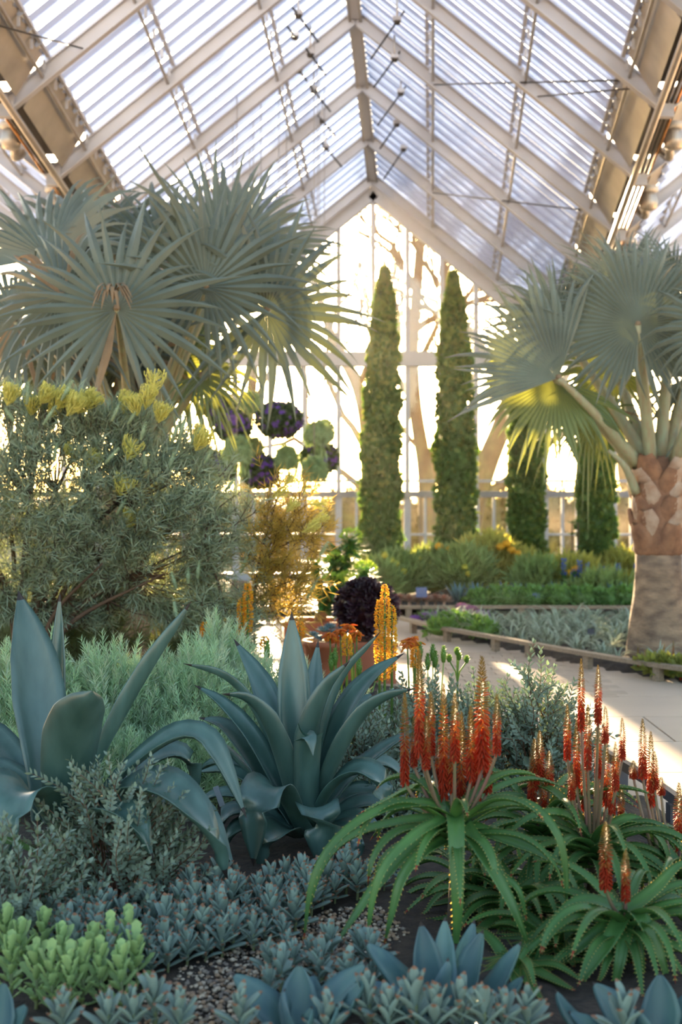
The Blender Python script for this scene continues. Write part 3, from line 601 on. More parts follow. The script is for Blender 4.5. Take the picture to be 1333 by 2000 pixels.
AGL = [([(588, 1600, 0), (578, 1480, .02), (572, 1330, .06), (570, 1194, .10)], 62, .9),
       ([(580, 1600, .05), (548, 1450, .15), (508, 1335, .25), (457, 1248, .32)], 56, .7),
       ([(600, 1600, .1), (606, 1450, .2), (614, 1340, .3), (622, 1250, .36)], 46, .9),
       ([(596, 1610, -.05), (606, 1450, -.1), (638, 1345, -.12), (684, 1290, -.12)], 58, -.5),
       ([(602, 1600, .02), (630, 1430, .06), (672, 1315, .10), (745, 1232, .16)], 42, -.4),
       ([(608, 1605, .02), (636, 1500, .05), (676, 1390, .10), (728, 1320, .14), (790, 1276, .18)], 52, .55),
       ([(612, 1600, .1), (650, 1470, .2), (690, 1385, .28), (735, 1350, .34)], 40, .7),
       ([(612, 1610, -.05), (655, 1490, -.12), (706, 1400, -.15), (756, 1360, -.16), (812, 1345, -.16)], 50, -.45),
       ([(618, 1605, 0), (690, 1512, .05), (750, 1462, .08), (818, 1420, .1)], 34, .5),
       ([(576, 1605, .05), (520, 1430, .1), (475, 1352, .12), (425, 1312, .14), (358, 1296, .15)], 42, -.4),
       ([(582, 1610, -.08), (555, 1500, -.15), (520, 1405, -.18), (480, 1362, -.2), (434, 1356, -.22)], 54, -.5),
       ([(580, 1610, 0), (535, 1520, .02), (488, 1435, .04), (430, 1370, .06), (380, 1338, .08)], 44, .6),
       ([(578, 1612, 0), (530, 1540, .05), (480, 1462, .1), (435, 1415, .15), (388, 1402, .18)], 50, .6),
       ([(576, 1615, .05), (505, 1525, .12), (435, 1456, .2), (370, 1412, .25)], 30, -.3),
       ([(588, 1620, -.2), (545, 1545, -.35), (518, 1540, -.45), (503, 1590, -.52), (496, 1692, -.52)], 72, .35),
       ([(606, 1620, -.15), (616, 1580, -.32), (622, 1585, -.42), (628, 1630, -.46), (628, 1700, -.45)], 70, .35),
       ([(606, 1610, -.1), (655, 1530, -.2), (705, 1503, -.26), (742, 1530, -.3), (760, 1608, -.3)], 56, .35),
       ([(612, 1615, .05), (675, 1552, .12), (735, 1545, .16), (785, 1565, .18), (812, 1596, .18)], 38, .5),
       ([(615, 1622, -.05), (690, 1574, -.08), (742, 1570, -.1), (774, 1604, -.1)], 38, .5),
       ([(615, 1625, -.1), (695, 1596, -.18), (750, 1620, -.2)], 38, .5),
       ([(618, 1600, .1), (690, 1506, .2), (745, 1488, .25), (785, 1514, .28), (802, 1562, .3)], 38, .5),
       ([(572, 1610, .1), (500, 1522, .2), (440, 1488, .25), (402, 1494, .28), (382, 1522, .3)], 32, .5),
       ([(572, 1615, .05), (495, 1530, .1), (440, 1503, .14), (384, 1508, .16)], 32, .5),
       ([(572, 1622, 0), (490, 1560, 0), (425, 1550, 0), (378, 1574, 0)], 32, .5),
       ([(572, 1625, -.1), (490, 1588, -.18), (445, 1588, -.22), (420, 1640, -.24)], 40, .4),
       ([(576, 1630, -.1), (510, 1608, -.2), (460, 1620, -.26), (432, 1664, -.28)], 40, .4),
       ([(582, 1630, -.15), (550, 1618, -.32), (525, 1640, -.4), (505, 1700, -.42)], 62, .4),
       ([(606, 1630, -.15), (660, 1620, -.3), (690, 1640, -.36), (700, 1690, -.36)], 50, .4)]
for ctrl, wpx, q in AGL: agave_leaf(ag, c0, ctrl, 5.95, wpx, q)
# cut leaf, its end folded forward
g = G(); pts = spline([P(596, 1612, 5.78), P(594, 1530, 5.72), P(596, 1450, 5.68), P(600, 1434, 5.66)], 12); blade(g, pts, .128, ([0, .3, .8, 1], [1, .85, .95, .9]), (0.2, 1, .1), .9, .016, 9)
blade(g, spline([P(592, 1440, 5.68), P(606, 1440, 5.64), P(612, 1476, 5.62)], 8), .10, ([0, .5, 1], [1, .5, .02]), (0, -.5, 1), .2, .008, 5); part('cut_leaf', g, M_AG, ag)

c1 = P(118, 1600, 5.25); c1[2] = .02
ag2 = thing('agave', c1, 'large blue-green agave at the left edge with arching leaves', 'agave')
AG2 = [([(92, 1600, .05), (84, 1480, .1), (72, 1360, .18), (56, 1250, .24), (36, 1154, .3)], 96, .9),
       ([(112, 1600, .2), (110, 1450, .28), (112, 1300, .33), (117, 1156, .36)], 34, .9),
       ([(132, 1600, -.1), (136, 1500, -.18), (150, 1420, -.25), (180, 1350, -.34)], 98, -.9),
       ([(158, 1600, .02), (190, 1490, .05), (245, 1385, .1), (312, 1270, .15), (374, 1174, .2)], 72, -.45),
       ([(166, 1600, 0), (235, 1515, -.02), (325, 1445, -.05), (385, 1433, -.06), (425, 1475, -.08), (482, 1598, -.1)], 52, .5),
       ([(168, 1600, .12), (262, 1504, .22), (330, 1470, .3), (372, 1490, .34), (384, 1566, .36)], 56, .5),
       ([(168, 1605, -.1), (250, 1540, -.25), (320, 1540, -.35), (375, 1585, -.4), (422, 1650, -.42), (446, 1718, -.42)], 80, .4),
       ([(168, 1605, 0), (320, 1548, -.05), (400, 1588, -.08), (460, 1698, -.1)], 46, .5),
       ([(92, 1600, .1), (48, 1520, .2), (0, 1450, .3), (-70, 1380, .4)], 58, .7),
       ([(100, 1605, -.1), (62, 1548, -.25), (22, 1552, -.36), (2, 1610, -.42), (-8, 1720, -.42)], 105, .4),
       ([(96, 1605, .1), (30, 1520, .15), (-60, 1480, .2)], 50, .6),
       ([(160, 1605, -.15), (210, 1580, -.35), (260, 1600, -.45), (300, 1680, -.5)], 60, .4),
       ([(165, 1605, .1), (300, 1560, .1), (380, 1600, .1), (430, 1670, .1)], 40, .4)]
for i, (ctrl, wpx, q) in enumerate(AG2): agave_leaf(ag2, c1, ctrl, 5.25, wpx, q, dish=.45, prof=(AGW if i != 2 else ([0, .3, .6, .8, .92, .98, 1], [.75, .9, 1, .86, .52, .22, .03])), spine=(i != 2))

# small blue agaves along the front edge
M_AG3 = mat('slate_blue_agave_leaf', (.10, .19, .175), .42, transl=.05, tcol=(.1, .3, .15), col2=(.065, .125, .15), scale=3, stretch=(5, 5, 1.2), rnd=.1)
AGW3 = ([0, .2, .5, .75, .9, .97, 1], [.7, .85, 1, .72, .34, .1, .02])
def small_agave(c, d, leaves, label):
    b = P(*c, d); t = thing('small_agave', (b[0], b[1], .03), label, 'agave', 'small agaves at the front edge')
    for ctrl, wpx, q in leaves: agave_leaf(t, b, ctrl, d, wpx*1.2, q, .5, prof=AGW3, mm=M_AG3, thick=.012)
small_agave((870, 2000), 3.95, [([(850, 2010, 0), (835, 1930, .02), (822, 1800, .04)], 54, .9), ([(862, 2010, 0), (866, 1930, .03), (870, 1790, .1)], 40, .9), ([(868, 2010, -.05), (870, 1950, -.08), (876, 1870, -.1)], 50, .9),
      ([(885, 2010, 0), (915, 1920, .02), (945, 1815, .03)], 52, .7), ([(880, 2010, .06), (905, 1900, .12), (928, 1795, .16)], 40, .8), ([(840, 2010, .02), (780, 1930, .02), (712, 1838, .02)], 56, .6), ([(845, 2010, .06), (790, 1950, .1), (745, 1880, .12)], 46, .7),
      ([(895, 2010, 0), (960, 1950, 0), (1020, 1838, 0)], 44, .6), ([(895, 2012, -.03), (975, 1970, -.05), (1025, 1905, -.06)], 40, .6), ([(840, 2012, -.05), (790, 1970, -.1), (720, 1915, -.1)], 46, .5), ([(860, 2014, -.1), (800, 1990, -.2), (770, 1935, -.22)], 44, .5)], 'slate-blue small agave with upright leaves below the aloe')
small_agave((590, 2030), 3.8, [([(588, 2040, 0), (584, 1970, .02), (585, 1880, .04)], 60, .9), ([(596, 2040, .05), (612, 1970, .1), (612, 1900, .14)], 40, .9), ([(602, 2040, 0), (650, 1960, .02), (718, 1880, .03)], 52, .6), ([(606, 2040, -.02), (670, 1985, -.04), (716, 1910, -.05)], 50, .5),
      ([(576, 2040, 0), (520, 1980, 0), (452, 1900, .02)], 62, .6), ([(580, 2042, -.08), (560, 1990, -.12), (556, 1930, -.12)], 40, .8), ([(606, 2044, -.1), (640, 2010, -.15), (660, 1960, -.15)], 40, .6), ([(590, 2044, -.1), (600, 2010, -.15), (610, 1965, -.15)], 40, .9)], 'slate-blue small agave at the bottom beside the gravel gap')
small_agave((1245, 2040), 3.8, [([(1285, 2050, 0), (1290, 1990, .02), (1290, 1898, .04)], 58, .9), ([(1240, 2050, 0), (1200, 1990, .02), (1158, 1918, .03)], 60, .7), ([(1310, 2050, 0), (1340, 1990, 0), (1380, 1930, 0)], 50, .6), ([(1262, 2050, -.05), (1250, 2010, -.08), (1246, 1968, -.1)], 50, .9),
      ([(1225, 2050, -.02), (1160, 2020, -.05), (1110, 1975, -.05)], 46, .6), ([(1215, 2055, 0), (1120, 2000, 0), (1084, 1932, 0)], 40, .6)], 'slate-blue small agave in the bottom right corner')
small_agave((-10, 2040), 3.7, [([(-8, 2050, 0), (2, 1990, .02), (8, 1915, .03)], 44, .9), ([(-20, 2050, 0), (-40, 1990, 0), (-60, 1920, 0)], 50, .8), ([(0, 2050, 0), (30, 2010, 0), (52, 1960, 0)], 40, .8)], 'slate-blue small agave peeking in at the bottom left corner')

# ------------------------------------------------------------------ tree aloes with flower spikes
FLW = G(); tube(FLW, [(0, 0, 0), (0, .012, -.001), (0, .022, -.003)], [.0028, .0036, .0014], 4, cap=False)
def make_spike(seed, L=.30, R=.028):
    """conical raceme along +Z: hanging tubes, red below, olive buds on top"""
    rr = np.random.default_rng(seed); st = G(); tube(st, [(0, 0, -.02), (0, 0, L*.6), (0, 0, L*.985)], [.0045, .0035, .0015], 5); fl_ = G(); n = int(190*L/.26)
    t = np.linspace(0, 1, n)**.92; a = np.arange(n)*2.39996+rr.uniform(-.2, .2, n); z = t*L
    rad = R*(1-t)**.5*.22; drop = np.interp(t, [0, .35, .7, 1], [-1.5, -1.0, .5, 2.0])
    T = np.stack([np.cos(a), np.sin(a), drop], -1); sc = np.interp(t, [0, .15, .5, .85, 1], [.9, 1.0, .72, .5, .3])*R/.028
    Rm = frame_from(T)*sc[:, None, None]; pos = np.stack([np.cos(a)*rad, np.sin(a)*rad, z], -1)
    u = t+rr.normal(0, .10, n); m = np.where(u < .36, 0, np.where(u < .60, 1, 2)); fl_.scatter(FLW, Rm, pos, m); return st, fl_
SPK = []
for s in range(4):
    st, fl_ = make_spike(60+s, .30, .027); SPK.append((st.mesh('flower_spike', [M_STALK]), fl_.mesh('florets', M_FL)))
def spike(al, px, ytop, ybot, d, foot, k, wid=1.0):
    """one raceme on its stalk: stalk = part, florets = sub-part; foot = where the stalk leaves the rosette"""
    o = ORG[al.name]; A = P(px, ybot, d); B = P(px, ytop, d); L = np.linalg.norm(B-A); ft = np.asarray(foot, float)
    g = G(); dirn = nrm(B-A); tube(g, spline([ft, ft+(A-ft)*.5+np.array([0, 0, -.03]), A, A+dirn*L*.25], 10), np.linspace(.008, .005, 10), 5); sp = part('flower_stalk', g, M_STALK, al)
    R = frame_from(nrm(B-A)[None])[0]; R = np.stack([R[:, 0], -R[:, 2], R[:, 1]], 1)
    s = L/.30; wid = wid*1.14; M = Matrix(((*(R[:, 0]*wid), 0), (*(R[:, 1]*wid), 0), (*(R[:, 2]*s), 0), (0, 0, 0, 1))).transposed()
    M.translation = Vector(A-o); st, fm = SPK[k % 4]
    inst('floret_cluster', fm, sp, M)
def aloe(c, d, label, leaves, nrand, Lr, seed, rz=0.02, lean=(0, 0), skip=None):
    b = P(*c, d); t = thing('aloe', (b[0], b[1], .02), label, 'aloe', 'aloes with red flower spikes'); rr = np.random.default_rng(seed)
    g = G(); tube(g, spline([(b[0], b[1]+.05, .0), (b[0]+.01, b[1]+.02, b[2]*.5), b], 8), .028, 7); part('stem', g, mat('dry_aloe_stem', (.16, .11, .07), .8, vary=.4), t)
    def put(pts, w, nh):
        g = G(); blade(g, pts, w, ALW, nh, .45, .010, 5, 0, 2, teeth=26, tooth=.006, m_t=1); part('leaf', g, [M_AL, M_ALT, M_ALR], t)
    for ctrl, wpx in leaves:
        pts = spline([P(x, y, d+dd) for x, y, dd in ctrl], 18); put(pts, wpx*d/F, (0, -.45, 1))
    for k in range(nrand):
        a = k*2.39996+rr.uniform(-.3, .3); f = k/max(1, nrand-1); L = Lr*rr.uniform(.75, 1.15); el = rr.uniform(.55, 1.1)*(1-f)+rr.uniform(-.1, .35)*f
        h = np.array([math.cos(a), math.sin(a), 0]); p = [b+h*.02-[0, 0, .10*f]]; e = el; n = 9; cv = rr.uniform(1.3, 2.4)
        for j in range(n): p.append(p[-1]+(h*math.cos(e)+np.array([0, 0, math.sin(e)]))*L/n); e -= cv/n*(1.2 if j > 2 else .6)
        p = np.array(p); p[:, 2] = np.maximum(p[:, 2], .03)
        put(spline(p, 16), rr.uniform(.036, .056), np.array([0, -.25, 1.])-h*.3)
    return t, b
A1L = [([(888, 1592, -.02), (891, 1620, -.14), (893, 1720, -.2), (893, 1810, -.2), (885, 1900, -.18)], 34),
       ([(872, 1585, -.02), (830, 1570, -.06), (740, 1585, -.12), (660, 1640, -.16), (612, 1720, -.18), (592, 1850, -.18)], 27),
       ([(872, 1600, 0), (790, 1605, -.02), (690, 1632, -.02), (632, 1690, -.02), (600, 1790, -.02)], 26),
       ([(872, 1605, -.05), (800, 1660, -.15), (730, 1740, -.2), (645, 1862, -.22)], 36),
       ([(870, 1600, -.05), (815, 1630, -.2), (755, 1690, -.25), (728, 1760, -.26), (718, 1852, -.26)], 27),
       ([(872, 1640, -.06), (822, 1670, -.2), (785, 1720, -.24), (765, 1790, -.25), (750, 1850, -.25)], 30),
       ([(905, 1612, -.05), (950, 1680, -.18), (1000, 1770, -.24), (1045, 1880, -.25)], 34),
       ([(905, 1600, 0), (960, 1575, -.05), (1030, 1572, -.1), (1082, 1620, -.14), (1104, 1690, -.15), (1108, 1790, -.15)], 28),
       ([(905, 1612, 0), (980, 1640, -.05), (1060, 1670, -.08), (1110, 1710, -.1), (1150, 1790, -.1)], 34),
       ([(905, 1630, -.05), (960, 1700, -.12), (1010, 1735, -.15), (1030, 1800, -.15)], 28),
       ([(880, 1600, .1), (820, 1540, .2), (760, 1560, .3), (700, 1590, .35)], 24),
       ([(895, 1590, .1), (960, 1545, .25), (1040, 1520, .35), (1110, 1540, .4)], 24),
       ([(880, 1590, .05), (850, 1548, .15), (820, 1530, .2), (790, 1560, .25)], 22)]
al1, b1 = aloe((888, 1598), 4.7, 'aloe with long drooping toothed leaves and a cluster of red spikes in front', A1L, 20, .42, 101)
for k, (x, yt, yb, wd) in enumerate([(791, 1355, 1528, .95), (809, 1400, 1495, .8), (820, 1272, 1472, 1.05), (842, 1352, 1472, .95), (867, 1337, 1556, 1.0), (889, 1355, 1484, 1.0), (902, 1392, 1592, 1.05), (920, 1381, 1522, 1.0), (942, 1284, 1500, 1.5), (953, 1405, 1545, 1.0), (971, 1357, 1472, .85), (882, 1430, 1545, .95), (931, 1420, 1560, 1.1), (833, 1400, 1500, .9), (857, 1440, 1530, .8)]):
    spike(al1, x, yt, yb, 4.72+.10*math.sin(k*2.3), b1+np.array([(x-888)*.0003, .02, -.02]), k, wd)
al2, b2 = aloe((1060, 1610), 5.2, 'aloe half hidden between the two flowering clumps', [([(1060, 1610, 0), (1020, 1560, 0), (960, 1560, -.05), (905, 1590, -.08)], 26), ([(1062, 1608, 0), (1110, 1545, 0), (1180, 1540, 0), (1250, 1580, 0)], 26)], 30, .45, 102)
for k, (x, yt, yb) in enumerate([(1045, 1444, 1540), (1055, 1428, 1522), (1073, 1468, 1540), (1040, 1480, 1570), (1062, 1500, 1590)]): spike(al2, x, yt, yb, 5.2, b2, k+1, 1.1)
al3, b3 = aloe((1160, 1640), 5.0, 'aloe with the tallest row of orange-red spikes beside the path', [([(1160, 1640, 0), (1100, 1590, -.05), (1030, 1600, -.1), (975, 1650, -.12)], 28), ([(1165, 1640, 0), (1230, 1600, 0), (1290, 1640, 0), (1320, 1720, 0)], 28)], 36, .48, 103)
for k, (x, yt, yb) in enumerate([(1109, 1377, 1482), (1136, 1288, 1424), (1169, 1300, 1412), (1149, 1377, 1500), (1127, 1408, 1535), (1169, 1408, 1518), (1183, 1380, 1450), (1185, 1445, 1572), (1167, 1497, 1615), (1203, 1450, 1542), (1216, 1403, 1482), (1214, 1533, 1610), (1196, 1497, 1588), (1117, 1490, 1560), (1142, 1470, 1580)]):
    spike(al3, x, yt, yb, 5.0+.12*math.sin(k*1.9), b3+np.array([(x-1160)*.0006, .03, -.02]), k, .82)
al4, b4 = aloe((1222, 1790), 4.45, 'bright green aloe rosette at the right with two short red spikes', [([(1222, 1780, 0), (1190, 1840, -.12), (1140, 1910, -.15), (1085, 1980, -.15)], 34), ([(1225, 1790, 0), (1215, 1860, -.14), (1195, 1960, -.16)], 32), ([(1228, 1785, 0), (1250, 1790, -.12), (1290, 1870, -.16), (1312, 1950, -.16)], 36),
      ([(1215, 1780, 0), (1140, 1760, -.02), (1080, 1810, -.05), (1035, 1900, -.05)], 32), ([(1222, 1785, 0), (1160, 1830, -.08), (1110, 1870, -.1), (1062, 1905, -.1)], 34), ([(1230, 1780, 0), (1280, 1740, 0), (1330, 1690, 0), (1380, 1680, 0)], 34), ([(1225, 1790, 0), (1245, 1850, -.12), (1248, 1920, -.12), (1238, 1990, -.1)], 28)], 34, .42, 104)
for k, (x, yt, yb) in enumerate([(1184, 1606, 1735), (1223, 1660, 1758)]): spike(al4, x, yt, yb, 4.4, b4, k+2, 1.25 if k == 0 else .9)
al5, b5 = aloe((1335, 1690), 5.0, 'aloe cut by the right picture edge beside the path', [], 22, .42, 105)
for k, (x, yt, yb) in enumerate([(1327, 1530, 1655), (1256, 1405, 1518), (1272, 1430, 1572), (1279, 1468, 1540), (1292, 1518, 1552), (1238, 1486, 1520)]): spike(al5, x, yt, yb, 5.1, b5+np.array([(x-1335)*.0008, 0, -.05]), k, .95 if k else 1.15)
al6, b6 = aloe((1010, 1740), 4.9, 'low aloe without flowers under the front clump', [], 34, .42, 106)
al7, b7 = aloe((1090, 1840), 4.6, 'low dark aloe without flowers right of the small blue agave', [], 30, .36, 107)
al8, b8 = aloe((930, 1720), 5.1, 'low aloe without flowers beneath the front red spikes', [], 28, .36, 108)
al9, b9 = aloe((1000, 1890), 4.4, 'low dark aloe without flowers right behind the small blue agave', [], 24, .34, 109)
# ------------------------------------------------------------------ cypresses
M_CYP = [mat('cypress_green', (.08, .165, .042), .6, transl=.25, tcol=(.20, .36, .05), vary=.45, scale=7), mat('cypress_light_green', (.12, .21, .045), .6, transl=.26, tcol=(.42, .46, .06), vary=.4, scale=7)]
CYT = G()
for k in range(5): 
    V = []; a = (k-2)*.42; needle(CYT, .085*(1-.12*abs(k-2)), .020, 0); 
    CYT.V[-1] = CYT.V[-1]@np.array([[math.cos(a), -math.sin(a), 0], [math.sin(a), math.cos(a), 0], [0, 0, 1]])+[0, 0, .006*(k % 2)]
M_TWIG = mat('brown_twig', (.11, .065, .04), .8, vary=.3)
def cypress(xb, yb, xt, yt, wpx, d, label, seed):
    rr = np.random.default_rng(seed); B = P(xb, yb, d); B[2] = .08; Tp = P(xt, yt, d); H = Tp[2]-B[2]; R = wpx*d/F/2
    t = thing('column_cypress', B, label, 'cypress', 'column cypresses before the end wall')
    g = G(); tube(g, [B, B+(Tp-B)*.5, B+(Tp-B)*.9], [.06, .04, .01], 7); part('trunk', g, M_TWIG, t)
    prof = lambda f: np.interp(f, [0, .03, .12, .45, .75, .9, .97, 1], [.55, .85, 1, .98, .74, .46, .2, .05])
    g = G(); fs = np.linspace(.02, .97, 24); lathe(g, (0, 0, 0), [(prof(f)*R*.74, f*H) for f in fs], 12, 0, jit=lambda z, a: 1+.10*np.sin(z*9+a*3)+.08*np.sin(z*17-a*2))
    g.V[0] = g.V[0]+B+np.outer(g.V[0][:, 2]/H, (Tp-B)*[1, 1, 0])
    n = 5200; f = rr.random(n)**.9; a = rr.uniform(0, 2*PI, n); lump = 1+.10*np.sin(f*43+a*2+seed)+.07*np.sin(f*90-a*3)
    rad = prof(f)*R*rr.uniform(.72, 1.02, n)*lump; pos = B+np.outer(f, Tp-B)+np.stack([np.cos(a)*rad, np.sin(a)*rad, np.zeros(n)], -1)
    T = nrm(np.stack([np.cos(a)*.55, np.sin(a)*.55, np.full(n, 1.0)], -1)+rr.normal(0, .35, (n, 3)))
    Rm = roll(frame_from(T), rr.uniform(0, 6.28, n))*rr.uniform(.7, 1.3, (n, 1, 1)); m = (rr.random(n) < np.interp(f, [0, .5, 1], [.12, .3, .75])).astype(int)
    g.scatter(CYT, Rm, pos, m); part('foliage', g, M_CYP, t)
cypress(741, 1150, 752, 528, 78, 19.4, 'tall slim cypress nearest the hanging baskets', 1)
cypress(893, 1120, 886, 535, 80, 19.8, 'tall cypress second from the hanging baskets, touching a palm leaf tip', 2)
cypress(1030, 1130, 1026, 640, 70, 20.0, 'cypress whose top hides behind the drooping palm frond', 3)
cypress(1168, 1170, 1160, 660, 70, 19.0, 'cypress nearest the right palm trunk', 4)

# ------------------------------------------------------------------ hanging baskets
M_BG = mat('silver_trailing_leaf', (.36, .52, .28), .6, transl=.2, tcol=(.4, .5, .12), vary=.35, scale=14)
M_BD = mat('dark_basket_leaf', (.085, .13, .05), .6, transl=.2, vary=.4, scale=14)
M_PUR = mat('violet_petal', (.17, .07, .46), .6, transl=.35, tcol=(.25, .10, .6), vary=.3, scale=25)
TRL = G(); needle(TRL, .15, .018, 0, -.03); needle(TRL, .12, .014, 0, .02)
LF = G(); needle(LF, .07, .035)
PET = G()
for k in range(5):
    a = k*2*PI/5; c, s = math.cos(a), math.sin(a); b_ = PET.n; PET.add([[0, 0, 0], [c*.022-s*.012, s*.022+c*.012, .004], [c*.034, s*.034, .002], [c*.022+s*.012, s*.022-c*.012, .004]], [[0, 3, 2], [0, 2, 1]])
def basket(px, py, w, h, d, kind, label, seed):
    c = P(px, py, d); rx, rz = 1.12*w*d/F/2, 1.08*h*d/F/2; rr = np.random.default_rng(seed)
    t = thing('hanging_basket', c, label, 'hanging basket', 'hanging baskets by the end wall')
    u_ = abs(c[0]-RX(d)); zt = RZ(d)-PIT*min(u_, 2*HALF-u_)+.01
    g = G(); tube(g, [c+[0, 0, rz*.2], (c[0], c[1], zt)], .006, 4); part('wire', g, M_GREY, t)
    g = G(); lathe(g, c-[0, 0, rz*.35], [(rx*.2, 0), (rx*.45, rz*.08), (rx*.6, rz*.4)], 12); part('bowl', g, M_BD, t)
    g = G()
    if kind == 'g':       # dome of trailing strands
        ball(g, c+[0, 0, rz*.1], (rx*.82, rx*.82, rz*.78), 14, 9, 0, .05, seed); n = 1000; D = sphere_dirs(n, rr); D[:, 2] = np.where(D[:, 2] < -.55, -D[:, 2], D[:, 2])
        pos = c+D*[rx*.86, rx*.86, rz*.86]; T = nrm(D*.6+np.stack([np.zeros(n), np.zeros(n), np.interp(D[:, 2], [-1, .3, 1], [-1.3, -.7, .0])], -1)+rr.normal(0, .25, (n, 3)))
        g.scatter(TRL, roll(frame_from(T), rr.uniform(0, 6, n))*rr.uniform(.35, .65, (n, 1, 1)), pos)
        n = 30; a = rr.normal(rr.uniform(0, 6), .8, n); r_ = rr.uniform(.3, .9, n)*rx; pos = c+np.stack([np.cos(a)*r_, np.sin(a)*r_, -rz*rr.uniform(.5, 1.15, n)], -1)
        g.scatter(TRL, roll(frame_from(np.tile([[.05, 0, -1.]], (n, 1))+rr.normal(0, .1, (n, 3))), rr.uniform(0, 6, n)), pos); part('foliage', g, M_BG, t)
    else:
        ball(g, c, (rx*.84, rx*.84, rz*.84), 14, 9, 0, .07, seed); n = 1300; D = sphere_dirs(n, rr); pos = c+D*[rx*.92, rx*.92, rz*.92]*rr.uniform(.85, 1.05, (n, 1))
        g.scatter(LF, roll(frame_from(nrm(D+rr.normal(0, .7, (n, 3)))), rr.uniform(0, 6, n)), pos); part('foliage', g, M_BD, t)
        g = G(); n = 85; D = sphere_dirs(n, rr); D = nrm(D+[.2, -.2, .1]); pos = c+D*[rx*1.03, rx*1.03, rz*1.03]
        R = frame_from(nrm(np.cross(D, [0, 0, 1.])+1e-3), D); g.scatter(PET, R*rr.uniform(.8, 1.3, (n, 1, 1)), pos); part('blossoms', g, M_PUR, t)
for i, (x, y, w_, h_, d, k, lab) in enumerate([(488, 792, 44, 44, 18.4, 'g', 'pale green trailing basket, topmost of the hanging group'), (545, 820, 84, 66, 17.6, 'p', 'widest violet-flowered basket, right of the topmost green one'), (428, 795, 52, 62, 18.0, 'p', 'dark violet basket partly behind the palm leaf tips'),
      (455, 832, 64, 56, 17.4, 'p', 'violet-flowered basket below the topmost green one'), (463, 884, 50, 56, 17.0, 'g', 'silver-green trailing basket in front of two violet ones'), (495, 886, 34, 56, 17.8, 'g', 'narrow green trailing basket behind the silver-green one'), (428, 912, 62, 56, 17.9, 'p', 'deep violet basket lowest at the left of the group'),
      (510, 922, 64, 60, 17.6, 'p', 'deep violet basket above the rail in the middle'), (560, 900, 44, 50, 17.5, 'g', 'round bright green basket right of the middle violet one'), (620, 852, 46, 50, 17.2, 'g', 'green trailing basket upper right of the group'), (634, 845, 34, 44, 18.4, 'g', 'faint green basket behind the upper right one'),
      (624, 895, 66, 62, 18.0, 'p', 'violet-flowered basket between two green ones at the right'), (614, 922, 44, 50, 16.8, 'g', 'pale green trailing basket lowest at the right of the group'), (400, 905, 44, 66, 18.3, 'g', 'dark green basket half hidden by the yellow-flowered shrub')]):
    basket(x, y, w_, h_, d, k, lab, 200+i)

# ------------------------------------------------------------------ yellow-flowered needle shrubs
M_NEED = mat('grey_green_needle', (.36, .45, .32), .5, transl=.25, tcol=(.34, .40, .14), vary=.4, scale=5)
M_NEEDG = mat('backlit_needle', (.20, .20, .05), .5, transl=.5, tcol=(.80, .55, .10), vary=.4, scale=5)  # golden tone paints sunlight through the needles on the right-hand sprays
M_YEL = mat('yellow_brush_flower', (.97, .93, .30), .6, transl=.4, tcol=(.97, .92, .30), vary=.3, scale=22)
M_BUD = mat('pale_green_bud', (.42, .54, .34), .6, transl=.25, vary=.25, scale=22)
def make_spray(seed, nn, L=.16, nl=.090, w=.0058):
    rr = np.random.default_rng(seed); g = G(); tube(g, [(0, 0, 0), (0, L*.5, .004), (0, L, 0)], [.003, .0022, .0012], 3, 1, cap=False)
    nd = G(); needle(nd, nl, w, 0, -.012); f = np.linspace(.05, 1, nn); a = np.arange(nn)*2.4+rr.uniform(0, 1, nn)
    T = np.stack([np.cos(a)*.85, np.full(nn, .75)+f*.4, np.sin(a)*.85], -1); g.scatter(nd, roll(frame_from(T), rr.uniform(0, 6, nn))*rr.uniform(.7, 1.2, (nn, 1, 1)), np.stack([np.zeros(nn), f*L, np.zeros(nn)], -1), np.zeros(nn)); return g
SPR = [make_spray(s, 16) for s in range(3)]
def brush(c, up, L, R, seed, n=120, curl=.02):
    """bottle-brush flower: many thin curved styles round an axis"""
    g = G(); rr = np.random.default_rng(seed); up = nrm(up); c = np.asarray(c, float); tube(g, [c, c+up*L*.5, c+up*L], [.006, .008, .004], 5)
    st = G(); tube(st, [(0, 0, 0), (0, .55, .06), (0, .95, .22), (0, 1.05, .42)], [.035, .03, .028, .05], 3, cap=False)
    f = rr.uniform(0, 1, n); D = sphere_dirs(n, rr); D = nrm(D-np.outer(D@up, up)); T = nrm(D+up*.5); k = R*(np.sin(PI*np.clip(f*.8+.15, 0, 1)))*rr.uniform(.8, 1.15, n)
    g.scatter(st, frame_from(T, up)*k[:, None, None], c+np.outer(f*L, up)); return g
def bud(c, up, L, R, seed):
    g = G(); up = nrm(up); c = np.asarray(c, float); n = 60; f = np.linspace(0, 1, n); a = np.arange(n)*2.4; X = nrm(np.cross(up, [.3, .9, .1])); Y = np.cross(up, X)
    D = np.cos(a)[:, None]*X+np.sin(a)[:, None]*Y; r_ = R*np.sin(PI*np.clip(f*.85+.1, 0, 1)); sc = G(); needle(sc, .016, .010, 0, .002); tube(g, [c, c+up*L*.5, c+up*L], [R*.5, R*.8, R*.2], 6)
    g.scatter(sc, frame_from(nrm(D*.8+up), D), c+np.outer(f*L, up)+D*r_[:, None]*.7); return g
def clip_px(pos):
    d = pos[:, 1]; return CX+pos[:, 0]*F/d, HY-(pos[:, 2]-EYE)*F/d
gv = P(60, 1300, 9.2); gv[2] = .03
t = thing('grevillea_shrub', gv, 'big needle-leaved shrub topped with yellow brush flowers at the left', 'shrub'); rr = np.random.default_rng(300)
stems = []
